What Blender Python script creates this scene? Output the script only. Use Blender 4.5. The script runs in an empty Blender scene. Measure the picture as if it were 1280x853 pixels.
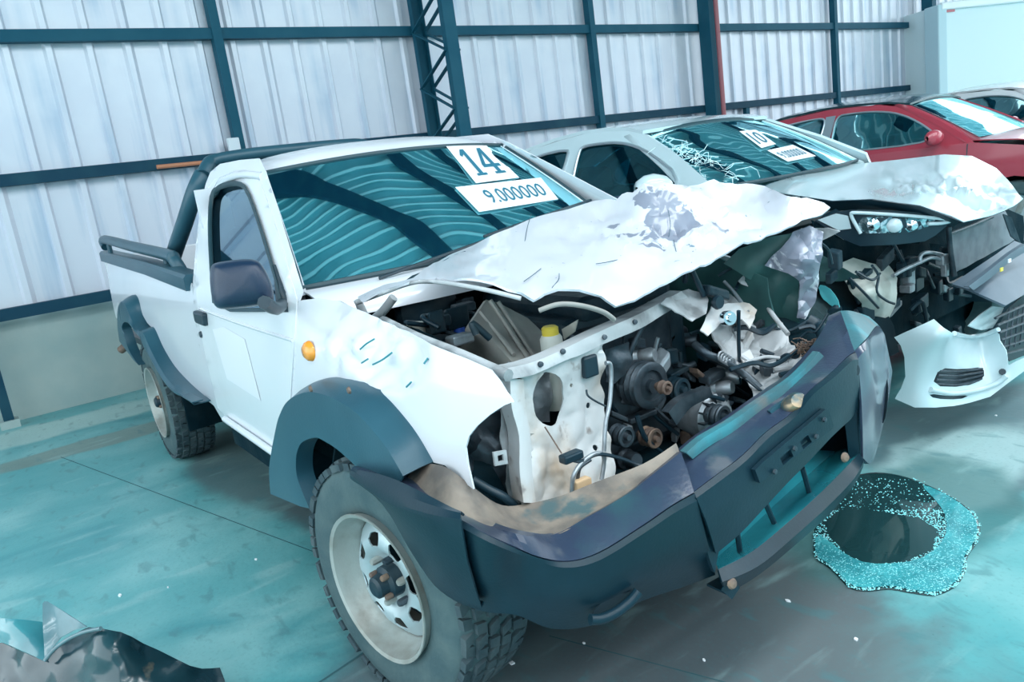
import bpy, bmesh, math, random
import numpy as np
from mathutils import Vector, Matrix, noise
from mathutils.geometry import delaunay_2d_cdt
random.seed(7)
SC = bpy.context.scene
COL = SC.collection

# ------------------------------------------------------------------ camera
CAM = Vector((4.839, -1.578, 1.394))
YAW, PIT, ROL, FPX = math.radians(145.85), math.radians(-12.393), math.radians(-8.023), 963.13
_f = Vector((math.cos(PIT)*math.cos(YAW), math.cos(PIT)*math.sin(YAW), math.sin(PIT)))
_r = _f.cross(Vector((0, 0, 1))).normalized(); _u = _r.cross(_f)
_c, _s = math.cos(ROL), math.sin(ROL)
RR, UU, FF = _c*_r+_s*_u, -_s*_r+_c*_u, _f
cd = bpy.data.cameras.new('camera'); cd.sensor_width = 36; cd.lens = FPX/1280*36; cd.clip_start = .05
cam = bpy.data.objects.new('camera', cd); COL.objects.link(cam)
cam.matrix_world = Matrix(((RR.x, UU.x, -FF.x, CAM.x), (RR.y, UU.y, -FF.y, CAM.y), (RR.z, UU.z, -FF.z, CAM.z), (0, 0, 0, 1)))
SC.camera = cam

# ------------------------------------------------------------------ light
SC.view_settings.view_transform = 'Standard'; SC.view_settings.look = 'None'
SC.view_settings.gamma = 1; SC.view_settings.use_curve_mapping = False
SC.view_settings.exposure = 1.64
wd = bpy.data.worlds.new('daylight'); SC.world = wd; wd.use_nodes = True
bg = wd.node_tree.nodes['Background']; bg.inputs[0].default_value = (.80, .94, 1.0, 1); bg.inputs[1].default_value = 1.0
def area(name, loc, size, power, col, aim):
    l = bpy.data.lights.new(name, 'AREA'); l.shape = 'RECTANGLE'; l.size, l.size_y = size; l.energy = power; l.color = col
    o = bpy.data.objects.new(name, l); COL.objects.link(o); o.location = loc
    o.rotation_euler = (Vector(aim)-Vector(loc)).to_track_quat('-Z', 'Y').to_euler(); return o
# translucent roof strips: daylight coming through the roof sheets, one strip per bay
for i, x in enumerate((5.4, 8.6, 11.4)):
    area('skylight_strip', (x, 3.0, 5.93), (.95, 17.0), 190, (.92, .97, 1.0), (x, 3.0, 0))

# ------------------------------------------------------------------ pixel rays
def ray(u, v): return RR*((u-640)/FPX) - UU*((v-426.5)/FPX) + FF
def W(u, v, x=None, y=None, z=None, n=None, d=None):
    r = ray(u, v)
    if x is not None: t = (x-CAM.x)/r.x
    elif y is not None: t = (y-CAM.y)/r.y
    elif z is not None: t = (z-CAM.z)/r.z
    else: t = (d-n.dot(CAM))/n.dot(r)
    return CAM+r*t
def pr(p):
    q = Vector(p)-CAM; zz = q.dot(FF)
    return (640+FPX*q.dot(RR)/zz, 426.5-FPX*q.dot(UU)/zz)
def rdepth(p): return (Vector(p)-CAM).dot(FF)
def hit(fn, u, v, t0=.4, t1=9, n=170):
    """first crossing of the ray with the surface fn(p)=0"""
    r = ray(u, v); dt = (t1-t0)/n; a = t0; fa = fn(CAM+r*a)
    for i in range(n):
        b = a+dt; fb = fn(CAM+r*b)
        if (fa < 0) != (fb < 0):
            for _ in range(30):
                m = (a+b)/2; fm = fn(CAM+r*m)
                if (fm < 0) == (fa < 0): a, fa = m, fm
                else: b, fb = m, fm
            break
        a, fa = b, fb
    return CAM+r*a
class TPS:
    """smooth depth over the picture through control points (u,v,world point)"""
    def __init__(s, pts, lam=0.0):
        s.P = np.array([[p[0]/100, p[1]/100] for p in pts]); n = len(pts)
        d = np.array([rdepth(p[2]) for p in pts])
        D = np.linalg.norm(s.P[:, None]-s.P[None], axis=2); K = np.where(D > 0, D*D*np.log(D+1e-12), 0)+lam*np.eye(n)
        A = np.zeros((n+3, n+3)); A[:n, :n] = K; A[:n, n] = 1; A[:n, n+1:] = s.P; A[n, :n] = 1; A[n+1:, :n] = s.P.T
        s.w = np.linalg.solve(A+1e-9*np.eye(n+3), np.concatenate([d, [0, 0, 0]])); s.n = n
    def __call__(s, u, v):
        q = np.array([u/100, v/100]); r = np.linalg.norm(s.P-q, axis=1); k = np.where(r > 0, r*r*np.log(r+1e-12), 0)
        t = k@s.w[:s.n]+s.w[s.n]+s.w[s.n+1:]@q
        return CAM+ray(u, v)*float(t)
def ctl(*pts):
    """(u,v,'x',val) tuples -> (u,v,point)"""
    return [(u, v, W(u, v, **{a: k})) for u, v, a, k in pts]

# ------------------------------------------------------------------ materials
MATS = {}
def mat(name, col, rough=.5, metal=0., col2=None, scale=6., detail=6., thr=(.42, .62), bump=0., bscale=40., coat=0., spec=.5, col3=None, scale3=2., thr3=(.5, .6), streak=None, emit=None):
    if name in MATS: return MATS[name]
    m = bpy.data.materials.new(name); m.use_nodes = True; nt = m.node_tree; N = nt.nodes; L = nt.links
    b = N['Principled BSDF']; b.inputs['Base Color'].default_value = (*col, 1); b.inputs['Roughness'].default_value = rough
    b.inputs['Metallic'].default_value = metal; b.inputs['Coat Weight'].default_value = coat; b.inputs['Coat Roughness'].default_value = .08
    b.inputs['Specular IOR Level'].default_value = spec
    tc = N.new('ShaderNodeTexCoord'); vec = tc.outputs['Object']
    def nz(sc, det, th, stretch=None):
        v = vec
        if stretch:
            mp = N.new('ShaderNodeMapping'); mp.inputs['Scale'].default_value = stretch; L.new(vec, mp.inputs[0]); v = mp.outputs[0]
        n = N.new('ShaderNodeTexNoise'); n.inputs['Scale'].default_value = sc; n.inputs['Detail'].default_value = det; L.new(v, n.inputs['Vector'])
        r = N.new('ShaderNodeValToRGB'); r.color_ramp.elements[0].position, r.color_ramp.elements[1].position = th; L.new(n.outputs[0], r.inputs[0]); return r.outputs[0]
    cur = None
    for c2, s2, d2, t2, st in ((col2, scale, detail, thr, streak), (col3, scale3, 5., thr3, None)):
        if c2 is None: continue
        mx = N.new('ShaderNodeMix'); mx.data_type = 'RGBA'
        if cur is None: mx.inputs[6].default_value = (*col, 1)
        else: L.new(cur, mx.inputs[6])
        mx.inputs[7].default_value = (*c2, 1); L.new(nz(s2, d2, t2, st), mx.inputs[0]); cur = mx.outputs[2]
    if cur is not None: L.new(cur, b.inputs['Base Color'])
    if bump:
        n = N.new('ShaderNodeTexNoise'); n.inputs['Scale'].default_value = bscale; n.inputs['Detail'].default_value = 4; L.new(vec, n.inputs['Vector'])
        bp = N.new('ShaderNodeBump'); bp.inputs['Strength'].default_value = bump; bp.inputs['Distance'].default_value = .01; L.new(n.outputs[0], bp.inputs['Height']); L.new(bp.outputs[0], b.inputs['Normal'])
    if emit:
        b.inputs['Emission Color'].default_value = (*emit[0], 1); b.inputs['Emission Strength'].default_value = emit[1]
    MATS[name] = m; return m
def glass(name, tint, refl, base=.12, wave=0., rough=.02, wscale=3.):
    if name in MATS: return MATS[name]
    m = bpy.data.materials.new(name); m.use_nodes = True; nt = m.node_tree; N = nt.nodes; L = nt.links
    for n in list(N):
        if n.type != 'OUTPUT_MATERIAL': N.remove(n)
    out = [n for n in N if n.type == 'OUTPUT_MATERIAL'][0]
    tr = N.new('ShaderNodeBsdfTransparent'); tr.inputs[0].default_value = (*tint, 1)
    gl = N.new('ShaderNodeBsdfGlossy'); gl.inputs[0].default_value = (*refl, 1); gl.inputs['Roughness'].default_value = rough
    fr = N.new('ShaderNodeFresnel'); fr.inputs[0].default_value = 1.5
    ma = N.new('ShaderNodeMath'); ma.operation = 'MULTIPLY_ADD'; ma.inputs[1].default_value = 1-base; ma.inputs[2].default_value = base; L.new(fr.outputs[0], ma.inputs[0])
    mx = N.new('ShaderNodeMixShader'); L.new(ma.outputs[0], mx.inputs[0]); L.new(tr.outputs[0], mx.inputs[1]); L.new(gl.outputs[0], mx.inputs[2]); L.new(mx.outputs[0], out.inputs[0])
    if wave:
        tc = N.new('ShaderNodeTexCoord'); n = N.new('ShaderNodeTexNoise'); n.inputs['Scale'].default_value = wscale; n.inputs['Detail'].default_value = 1; L.new(tc.outputs['Object'], n.inputs['Vector'])
        bp = N.new('ShaderNodeBump'); bp.inputs['Strength'].default_value = wave; bp.inputs['Distance'].default_value = .02; L.new(n.outputs[0], bp.inputs['Height']); L.new(bp.outputs[0], gl.inputs['Normal'])
    MATS[name] = m; return m

# ------------------------------------------------------------------ objects
def tag(o, label=None, cat=None, group=None, kind=None):
    if label: o['label'] = label
    if cat: o['category'] = cat
    if group: o['group'] = group
    if kind: o['kind'] = kind
    return o
def empty(name, loc=(0, 0, 0), parent=None):
    o = bpy.data.objects.new(name, None); COL.objects.link(o); o.location = loc; o.empty_display_size = .1
    if parent: adopt(o, parent)
    return o
def wmat(o):
    m = o.matrix_basis.copy()
    return (wmat(o.parent) @ o.matrix_parent_inverse @ m) if o.parent else m
def adopt(o, parent):
    o.parent = parent; o.matrix_parent_inverse = wmat(parent).inverted()
def thicken(V, F, t, off):
    """front skin, back skin and rim, each with its own vertices so that edges stay crisp"""
    V = [Vector(v) for v in V]; N = [Vector() for _ in V]; E = {}
    for f in F:
        n = Vector()
        for i in range(1, len(f)-1): n += (V[f[i]]-V[f[0]]).cross(V[f[i+1]]-V[f[0]])
        n = n.normalized() if n.length > 1e-14 else n
        for i in f: N[i] += n
        for i in range(len(f)):
            a, b = f[i], f[(i+1) % len(f)]; E[(a, b)] = E.get((a, b), 0)+1
    k0, k1 = (t*(off+1)/2, t*(off-1)/2)
    A = [v+n.normalized()*k0 if n.length > 1e-9 else v for v, n in zip(V, N)]; B = [v+n.normalized()*k1 if n.length > 1e-9 else v for v, n in zip(V, N)]
    n = len(V); out = A+B; G_ = [list(f) for f in F]+[[i+n for i in f][::-1] for f in F]
    for (a, b) in list(E):
        if (b, a) not in E:
            k = len(out); out += [A[a], A[b], B[b], B[a]]; G_.append([k+3, k+2, k+1, k][::-1][::-1] if False else [k, k+3, k+2, k+1])
    return out, G_
def mo(name, V, F, m, parent=None, smooth=True, thick=0., sub=0, bevel=0., off=-1, auto=None):
    if thick: V, F = thicken(V, F, thick, off)
    me = bpy.data.meshes.new(name); me.from_pydata([tuple(v) for v in V], [], F); me.validate(); me.update()
    me.materials.append(m)
    if smooth:
        me.polygons.foreach_set('use_smooth', [True]*len(me.polygons))
        if auto: me.set_sharp_from_angle(angle=math.radians(auto))
    o = bpy.data.objects.new(name, me); COL.objects.link(o)
    if parent: adopt(o, parent)
    if sub:
        s = o.modifiers.new('sub', 'SUBSURF'); s.levels = s.render_levels = sub
    if bevel:
        s = o.modifiers.new('bev', 'BEVEL'); s.width = bevel; s.segments = 2; s.limit_method = 'ANGLE'
    return o
def inside(p, poly):
    x, y = p; c = False; j = len(poly)-1
    for i in range(len(poly)):
        xi, yi = poly[i]; xj, yj = poly[j]
        if (yi > y) != (yj > y) and x < (xj-xi)*(y-yi)/(yj-yi)+xi: c = not c
        j = i
    return c
def smooth_poly(poly, it=1, closed=True):
    """Chaikin rounding"""
    for _ in range(it):
        q = []; n = len(poly)
        rng = range(n) if closed else range(n-1)
        if not closed: q.append(poly[0])
        for i in rng:
            a, b = poly[i], poly[(i+1) % n]
            q.append(tuple(.75*s+.25*t for s, t in zip(a, b))); q.append(tuple(.25*s+.75*t for s, t in zip(a, b)))
        if not closed: q.append(poly[-1])
        poly = q
    return poly
def dens(poly, step, closed=True):
    q = []; n = len(poly)
    for i in range(n if closed else n-1):
        a, b = poly[i], poly[(i+1) % n]; d = math.dist(a, b); k = max(1, int(d/step))
        for j in range(k): q.append(tuple(s+(t-s)*j/k for s, t in zip(a, b)))
    if not closed: q.append(poly[-1])
    return q
def tri2d(outline, step, holes=(), jitter=.25):
    loops = [dens(outline, step)]+[dens(h, step) for h in holes]
    V = []; E = []
    for lp in loops:
        s = len(V); V += [Vector(p[:2]) for p in lp]; E += [(s+i, s+(i+1) % len(lp)) for i in range(len(lp))]
    bd = np.array([[p[0], p[1]] for p in V])
    us = [p[0] for p in outline]; vs = [p[1] for p in outline]
    r = random.Random(3); y = min(vs)+step*.5; row = 0
    while y < max(vs):
        x = min(us)+step*(.5 if row % 2 else 0)
        while x < max(us):
            p = (x+r.uniform(-1, 1)*jitter*step, y+r.uniform(-1, 1)*jitter*step)
            if inside(p, outline) and not any(inside(p, h) for h in holes) and np.min(np.hypot(bd[:, 0]-p[0], bd[:, 1]-p[1])) > step*.45: V.append(Vector(p))
            x += step
        y += step*.87; row += 1
    res = delaunay_2d_cdt(V, E, [], 0, 1e-6); vv, ff = res[0], res[2]
    F = []
    for f in ff:
        c = (sum(vv[i].x for i in f)/len(f), sum(vv[i].y for i in f)/len(f))
        if inside(c, outline) and not any(inside(c, h) for h in holes): F.append(list(f))
    return [(v.x, v.y) for v in vv], F
def sheet(name, outline, surf, m, parent=None, step=10, holes=(), thick=.004, crumple=None, flip=None, smooth=True, auto=40, off=-1, jitter=.25):
    """curved panel: 2-D outline mapped through surf(a,b) -> 3-D point; crumple(p)->offset along the normal"""
    P, F = tri2d(outline, step, holes, jitter)
    V = [Vector(surf(*p)) for p in P]
    # orient towards the camera (or towards the flip vector)
    n = Vector()
    for f in F: n += (V[f[1]]-V[f[0]]).cross(V[f[2]]-V[f[0]])
    ref = flip if flip is not None else CAM-V[0]
    if n.dot(ref) < 0: F = [f[::-1] for f in F]; n = -n
    if crumple:
        n.normalize(); V = [v+n*crumple(v) for v in V]
    return mo(name, V, F, m, parent, smooth, thick, auto=auto, off=off)
def loft(name, rows, m, parent=None, closed=False, caps=False, thick=0., smooth=True, sub=0, auto=None, flipn=False, off=-1, ring=False):
    """rows: list of equally long lists of points; closed = each row is a loop; ring = last row joins the first"""
    n = len(rows[0]); V = [Vector(p) for r in rows for p in r]; F = []
    nr = len(rows)
    for i in range(nr if ring else nr-1):
        for j in range(n if closed else n-1):
            a, b = i*n+j, i*n+(j+1) % n; i2 = (i+1) % nr
            q = [a, b, i2*n+(j+1) % n, i2*n+j]
            F.append(q[::-1] if flipn else q)
    if caps and closed:
        F.append(list(range(n))[::-1]); F.append([(nr-1)*n+j for j in range(n)])
    return mo(name, V, F, m, parent, smooth, thick, sub, auto=auto, off=off)
def catmull(pts, k=6, closed=False):
    P = [Vector(p) for p in pts]; n = len(P); out = []
    if n < 3: return P
    for i in range(n if closed else n-1):
        p0 = P[(i-1) % n] if closed or i > 0 else P[0]; p1 = P[i]; p2 = P[(i+1) % n]; p3 = P[(i+2) % n] if closed or i+2 < n else P[-1]
        for j in range(k):
            t = j/k; out.append(.5*((2*p1)+(-p0+p2)*t+(2*p0-5*p1+4*p2-p3)*t*t+(-p0+3*p1-3*p2+p3)*t*t*t))
    if not closed: out.append(P[-1])
    return out
def tubegeo(pts, r, seg=8, closed=False, k=6, sm=True, rfun=None):
    P = catmull(pts, k, closed) if sm else [Vector(p) for p in pts]
    n = len(P); V = []; F = []; up = None
    for i, p in enumerate(P):
        t = ((P[(i+1) % n] if closed or i < n-1 else P[i])-(P[(i-1) % n] if closed or i > 0 else P[i])).normalized()
        if up is None: up = t.orthogonal().normalized()
        up = (up-t*up.dot(t)); up = up.normalized() if up.length > 1e-6 else t.orthogonal().normalized()
        w = t.cross(up); rr = r if rfun is None else r*rfun(i/(n-1))
        V += [p+(up*math.cos(2*math.pi*j/seg)+w*math.sin(2*math.pi*j/seg))*rr for j in range(seg)]
    for i in range(n if closed else n-1):
        for j in range(seg):
            a = i*seg; b = ((i+1) % n)*seg; F.append([a+j, a+(j+1) % seg, b+(j+1) % seg, b+j])
    if not closed: F.append(list(range(seg))[::-1]); F.append([(n-1)*seg+j for j in range(seg)])
    return V, F
def tube(name, pts, r, m, parent=None, seg=8, closed=False, k=6, sm=True, rfun=None):
    V, F = tubegeo(pts, r, seg, closed, k, sm, rfun); return mo(name, V, F, m, parent, True, auto=50)
def basis(axis, up=(0, 0, 1)):
    a = Vector(axis).normalized(); u = Vector(up)
    if abs(a.dot(u.normalized())) > .98: u = Vector((1, 0, 0))
    s = u.cross(a).normalized(); t = a.cross(s); return s, t, a
def lathegeo(prof, c, axis, seg=24, close=True):
    """prof: (radius, offset along axis)"""
    s, t, a = basis(axis); c = Vector(c); V = []; F = []; n = len(prof)
    for j in range(seg):
        w = 2*math.pi*j/seg; d = s*math.cos(w)+t*math.sin(w)
        V += [c+d*r+a*h for r, h in prof]
    for j in range(seg):
        k = (j+1) % seg
        for i in range(n-1): F.append([j*n+i, k*n+i, k*n+i+1, j*n+i+1])
    if close:
        if prof[0][0] > 1e-5: F.append([j*n for j in range(seg)][::-1])
        if prof[-1][0] > 1e-5: F.append([j*n+n-1 for j in range(seg)])
    return V, F
def lathe(name, prof, c, axis, m, parent=None, seg=24, close=True, auto=35):
    V, F = lathegeo(prof, c, axis, seg, close); return mo(name, V, F, m, parent, True, auto=auto)
def boxgeo(c, size, ax=(1, 0, 0), ay=(0, 1, 0), az=(0, 0, 1)):
    c = Vector(c); ax, ay, az = (Vector(q).normalized() for q in (ax, ay, az)); V = []
    for i in (-.5, .5):
        for j in (-.5, .5):
            for k in (-.5, .5): V.append(c+ax*size[0]*i+ay*size[1]*j+az*size[2]*k)
    return V, [[0, 1, 3, 2], [4, 6, 7, 5], [0, 4, 5, 1], [2, 3, 7, 6], [0, 2, 6, 4], [1, 5, 7, 3]]
def box(name, c, size, m, parent=None, bevel=.0, ax=(1, 0, 0), ay=(0, 1, 0), az=(0, 0, 1)):
    V, F = boxgeo(c, size, ax, ay, az); return mo(name, V, F, m, parent, False, bevel=bevel)
def barbox(name, a, b, w, h, m, parent=None, up=(0, 0, 1), bevel=0.):
    """square bar from a to b"""
    a, b = Vector(a), Vector(b); s, t, d = basis(b-a, up)
    V, F = boxgeo((a+b)/2, (w, h, (b-a).length), s, t, d); return mo(name, V, F, m, parent, False, bevel=bevel)
def join(*geos):
    V = []; F = []
    for g in geos:
        k = len(V); V += list(g[0]); F += [[i+k for i in f] for f in g[1]]
    return V, F
def mirror_y(o, parent):
    """left-hand twin of a right-hand part"""
    me = o.data.copy(); M = wmat(o)
    me.transform(Matrix.Scale(-1, 4, (0, 1, 0)) @ M); me.flip_normals()
    c = bpy.data.objects.new(o.name, me); COL.objects.link(c); adopt(c, parent)
    return c
def nz3(p, s, seed=0): return noise.noise(Vector(p)*s+Vector((seed*7.3, seed*3.1, seed*1.7)))
def crump(a, s, seed=0):
    """creased sheet-metal displacement"""
    def f(p): return a*(abs(nz3(p, s, seed))*1.6-.5)+a*.5*(abs(nz3(p, s*2.3, seed+5))-.25)
    return f

# ------------------------------------------------------------------ material list
WHITE = mat('white_paint', (.76, .77, .82), .25, coat=.6, col2=(.71, .74, .79), scale=2.5, thr=(.5, .8))
def damaged_white(name, c, r, prim=(.25, .27, .34)):
    """white paint scraped to grey primer around a knock (own-shaped patches)"""
    m = bpy.data.materials.new(name); m.use_nodes = True; nt = m.node_tree; N = nt.nodes; L = nt.links; b = N['Principled BSDF']
    b.inputs['Roughness'].default_value = .3; b.inputs['Coat Weight'].default_value = .4
    g = N.new('ShaderNodeNewGeometry'); sub = N.new('ShaderNodeVectorMath'); sub.operation = 'DISTANCE'; sub.inputs[1].default_value = c; L.new(g.outputs['Position'], sub.inputs[0])
    mr = N.new('ShaderNodeMapRange'); mr.inputs[1].default_value = r*.25; mr.inputs[2].default_value = r; mr.inputs[3].default_value = .25; mr.inputs[4].default_value = -.2; L.new(sub.outputs['Value'], mr.inputs[0])
    n = N.new('ShaderNodeTexNoise'); n.inputs['Scale'].default_value = 9; n.inputs['Detail'].default_value = 7; n.inputs['Distortion'].default_value = .8; L.new(g.outputs['Position'], n.inputs['Vector'])
    ad = N.new('ShaderNodeMath'); ad.operation = 'ADD'; L.new(mr.outputs[0], ad.inputs[0]); L.new(n.outputs[0], ad.inputs[1])
    rp = N.new('ShaderNodeValToRGB'); rp.color_ramp.elements[0].position = .66; rp.color_ramp.elements[1].position = .68; L.new(ad.outputs[0], rp.inputs[0])
    mx = N.new('ShaderNodeMix'); mx.data_type = 'RGBA'; mx.inputs[6].default_value = (.68, .69, .75, 1); mx.inputs[7].default_value = (*prim, 1); L.new(rp.outputs[0], mx.inputs[0])
    n2 = N.new('ShaderNodeTexNoise'); n2.inputs['Scale'].default_value = 14; n2.inputs['Detail'].default_value = 9; n2.inputs['Distortion'].default_value = 2.5; L.new(g.outputs['Position'], n2.inputs['Vector'])
    r2 = N.new('ShaderNodeValToRGB'); r2.color_ramp.elements[0].position = .70; r2.color_ramp.elements[1].position = .71; L.new(n2.outputs[0], r2.inputs[0])
    m2 = N.new('ShaderNodeMix'); m2.data_type = 'RGBA'; L.new(mx.outputs[2], m2.inputs[6]); m2.inputs[7].default_value = (.20, .28, .36, 1); L.new(r2.outputs[0], m2.inputs[0])
    L.new(m2.outputs[2], b.inputs['Base Color'])
    return m
RUSTWHITE = mat('rusty_white_steel', (.60, .61, .62), .5, col2=(.42, .31, .22), scale=4, thr=(.47, .70), bump=.15, bscale=30, col3=(.30, .27, .26), scale3=16, thr3=(.64, .72))
DIRTWHITE = mat('dirty_white_steel', (.50, .52, .54), .5, col2=(.20, .21, .22), scale=8, thr=(.46, .66), bump=.2, bscale=40)
TANRUST = mat('tan_rusty_steel', (.27, .22, .18), .6, col2=(.12, .105, .095), scale=11, thr=(.38, .62), col3=(.07, .12, .13), scale3=9, thr3=(.58, .68), bump=.2)
BUMP = mat('dark_grey_bumper_plastic', (.004, .021, .033), .36, col2=(.010, .030, .046), scale=5, thr=(.4, .7), bump=.05, bscale=120, spec=.28, col3=(.004, .024, .034), scale3=3, thr3=(.5, .7))
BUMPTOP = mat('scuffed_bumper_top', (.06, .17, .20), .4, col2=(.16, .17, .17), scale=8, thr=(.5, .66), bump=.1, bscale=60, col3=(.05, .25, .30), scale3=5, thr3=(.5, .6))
FLARE = mat('dark_grey_flare_plastic', (.022, .078, .112), .34, spec=.4, col2=(.032, .098, .135), scale=4, thr=(.4, .7), bump=.04, bscale=150)
RUBBER = mat('tyre_rubber', (.046, .088, .10), .8, col2=(.085, .13, .135), scale=9, thr=(.4, .7), bump=.25, bscale=70)
TREAD = mat('tread_rubber', (.032, .058, .072), .8, col2=(.07, .10, .11), scale=12, thr=(.4, .7), bump=.2, bscale=80)
RIM = mat('dirty_steel_rim', (.42, .44, .42), .45, metal=.35, col2=(.26, .24, .21), scale=8, thr=(.45, .7), bump=.1, bscale=60)
RIMDISC = mat('silver_wheel_disc', (.46, .55, .58), .4, metal=.35, col2=(.32, .36, .36), scale=6, thr=(.45, .75))
DARK = mat('dark_engine_metal', (.008, .030, .046), .5, spec=.4, col2=(.030, .050, .062), scale=14, thr=(.45, .7), bump=.3, bscale=30)
DARKGREY = mat('grey_engine_metal', (.075, .095, .115), .38, metal=.5, col2=(.026, .044, .06), scale=18, thr=(.4, .7), bump=.2, bscale=40)
RUSTMETAL = mat('rusty_brown_metal', (.17, .12, .10), .6, metal=.3, col2=(.30, .20, .14), scale=22, thr=(.45, .7), bump=.2)
ALU = mat('cast_aluminium', (.42, .46, .50), .4, metal=.6, col2=(.22, .24, .26), scale=20, thr=(.45, .7), bump=.15)
BLACK = mat('black_plastic', (.005, .022, .036), .4, col2=(.010, .032, .048), scale=6)
WELL = mat('dark_underbody', (.003, .018, .027), .9, spec=.1, col2=(.010, .026, .034), scale=9, bump=.3, bscale=30)
STEELBLUE = mat('teal_painted_steel', (.008, .085, .135), .6, spec=.2, col2=(.018, .105, .155), scale=3, thr=(.4, .75), bump=.05)
GIRTDARK = mat('dark_painted_girt', (.006, .048, .085), .6, spec=.2, col2=(.014, .068, .10), scale=4, thr=(.45, .75))
SEAL = mat('black_rubber_seal', (.012, .045, .06), .5)
AMBER = mat('amber_lens', (.85, .32, .03), .2, coat=.6)
YELLOW = mat('yellow_cap', (.80, .62, .08), .4)
TANK = mat('translucent_tank', (.62, .63, .58), .4, col2=(.45, .45, .40), scale=8)
BEIGEBOX = mat('grimy_beige_plastic', (.40, .39, .36), .5, col2=(.26, .25, .24), scale=7, thr=(.4, .7), bump=.1)
BLUECAP = mat('blue_cap', (.05, .16, .75), .4)
TANCONN = mat('tan_connector', (.62, .42, .25), .5)
CHROME = mat('chrome', (.75, .82, .86), .12, metal=1.)
WIN = glass('windscreen_glass', (.10, .34, .38), (.50, .93, 1.0), .40, wave=.3, wscale=2.2)
SIDEG = glass('side_glass', (.14, .27, .33), (.62, .82, .95), .30)
TINTG = glass('tinted_side_glass', (.015, .20, .28), (.30, .75, .85), .10)
CARWIN = glass('car_windscreen_glass', (.08, .35, .38), (.55, .95, 1.0), .42, wave=.35, wscale=3)
PAPER = mat('white_paper', (.86, .87, .90), .7)
INK = mat('teal_ink', (.02, .16, .24), .6)
SEATM = mat('grey_seat_cloth', (.10, .14, .17), .8, bump=.2)
GREENIN = mat('green_primer_inner_panel', (.035, .12, .115), .5, col2=(.016, .06, .066), scale=6, thr=(.4, .7))

# ------------------------------------------------------------------ floor
def floor_material():
    m = bpy.data.materials.new('stained_concrete'); m.use_nodes = True; nt = m.node_tree; N = nt.nodes; L = nt.links; b = N['Principled BSDF']
    g = N.new('ShaderNodeNewGeometry'); P = g.outputs['Position']
    def nzz(s, d=6., dist=0., st=None):
        v = P
        if st:
            mp = N.new('ShaderNodeMapping'); mp.inputs['Scale'].default_value = st; mp.inputs['Rotation'].default_value = (0, 0, .5); L.new(P, mp.inputs[0]); v = mp.outputs[0]
        n = N.new('ShaderNodeTexNoise'); n.inputs['Scale'].default_value = s; n.inputs['Detail'].default_value = d; n.inputs['Distortion'].default_value = dist; L.new(v, n.inputs['Vector']); return n.outputs[0]
    def ramp(x, a, c):
        r = N.new('ShaderNodeMapRange'); r.interpolation_type = 'SMOOTHSTEP'; r.inputs[1].default_value = a; r.inputs[2].default_value = c; L.new(x, r.inputs[0]); return r.outputs[0]
    def mixc(a, c, f):
        x = N.new('ShaderNodeMix'); x.data_type = 'RGBA'
        for i, q in ((6, a), (7, c)):
            if isinstance(q, tuple): x.inputs[i].default_value = (*q, 1)
            else: L.new(q, x.inputs[i])
        if isinstance(f, float): x.inputs[0].default_value = f
        else: L.new(f, x.inputs[0])
        return x.outputs[2]
    def math_(op, a, c):
        x = N.new('ShaderNodeMath'); x.operation = op
        for i, q in ((0, a), (1, c)):
            if isinstance(q, (int, float)): x.inputs[i].default_value = q
            else: L.new(q, x.inputs[i])
        return x.outputs[0]
    col = mixc((.105, .37, .39), (.24, .50, .505), ramp(nzz(1.1, 7), .42, .66))
    col = mixc(col, (.05, .28, .315), ramp(nzz(2.6, 8, .6, (1, .45, 1)), .52, .74))
    # stains of their own shape: (x, y, radius x, radius y, colour, strength)
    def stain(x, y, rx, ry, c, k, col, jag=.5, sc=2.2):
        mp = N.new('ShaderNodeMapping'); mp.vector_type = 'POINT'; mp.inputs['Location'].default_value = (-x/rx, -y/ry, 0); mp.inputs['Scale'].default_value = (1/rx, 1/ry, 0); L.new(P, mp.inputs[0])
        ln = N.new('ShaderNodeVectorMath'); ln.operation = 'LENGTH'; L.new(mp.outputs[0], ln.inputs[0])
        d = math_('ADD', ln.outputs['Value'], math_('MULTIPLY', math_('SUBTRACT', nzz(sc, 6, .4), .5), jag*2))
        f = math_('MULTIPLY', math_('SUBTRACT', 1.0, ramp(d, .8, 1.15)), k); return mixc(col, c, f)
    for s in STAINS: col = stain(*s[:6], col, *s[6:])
    col = mixc(col, (.36, .56, .56), math_('MULTIPLY', ramp(nzz(9, 9, .3, (1, .3, 1)), .56, .74), .4))
    col = mixc(col, (.07, .20, .22), math_('MULTIPLY', ramp(nzz(14, 8, .5, (.5, 1, 1)), .56, .70), .5))
    col = mixc(col, (.05, .12, .14), math_('MULTIPLY', ramp(nzz(38, 3), .70, .78), .5))
    col = mixc(col, (.07, .20, .215), math_('MULTIPLY', ramp(nzz(70, 4), .52, .75), .28))
    L.new(col, b.inputs['Base Color'])
    rg = N.new('ShaderNodeMapRange'); rg.inputs[3].default_value = .22; rg.inputs[4].default_value = .55; L.new(nzz(3.2, 6), rg.inputs[0]); L.new(rg.outputs[0], b.inputs['Roughness'])
    bp = N.new('ShaderNodeBump'); bp.inputs['Strength'].default_value = .25; bp.inputs['Distance'].default_value = .004; L.new(nzz(45, 6), bp.inputs['Height']); L.new(bp.outputs[0], b.inputs['Normal'])
    return m
G = lambda u, v: W(u, v, z=0.)
STAINS = []
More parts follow.
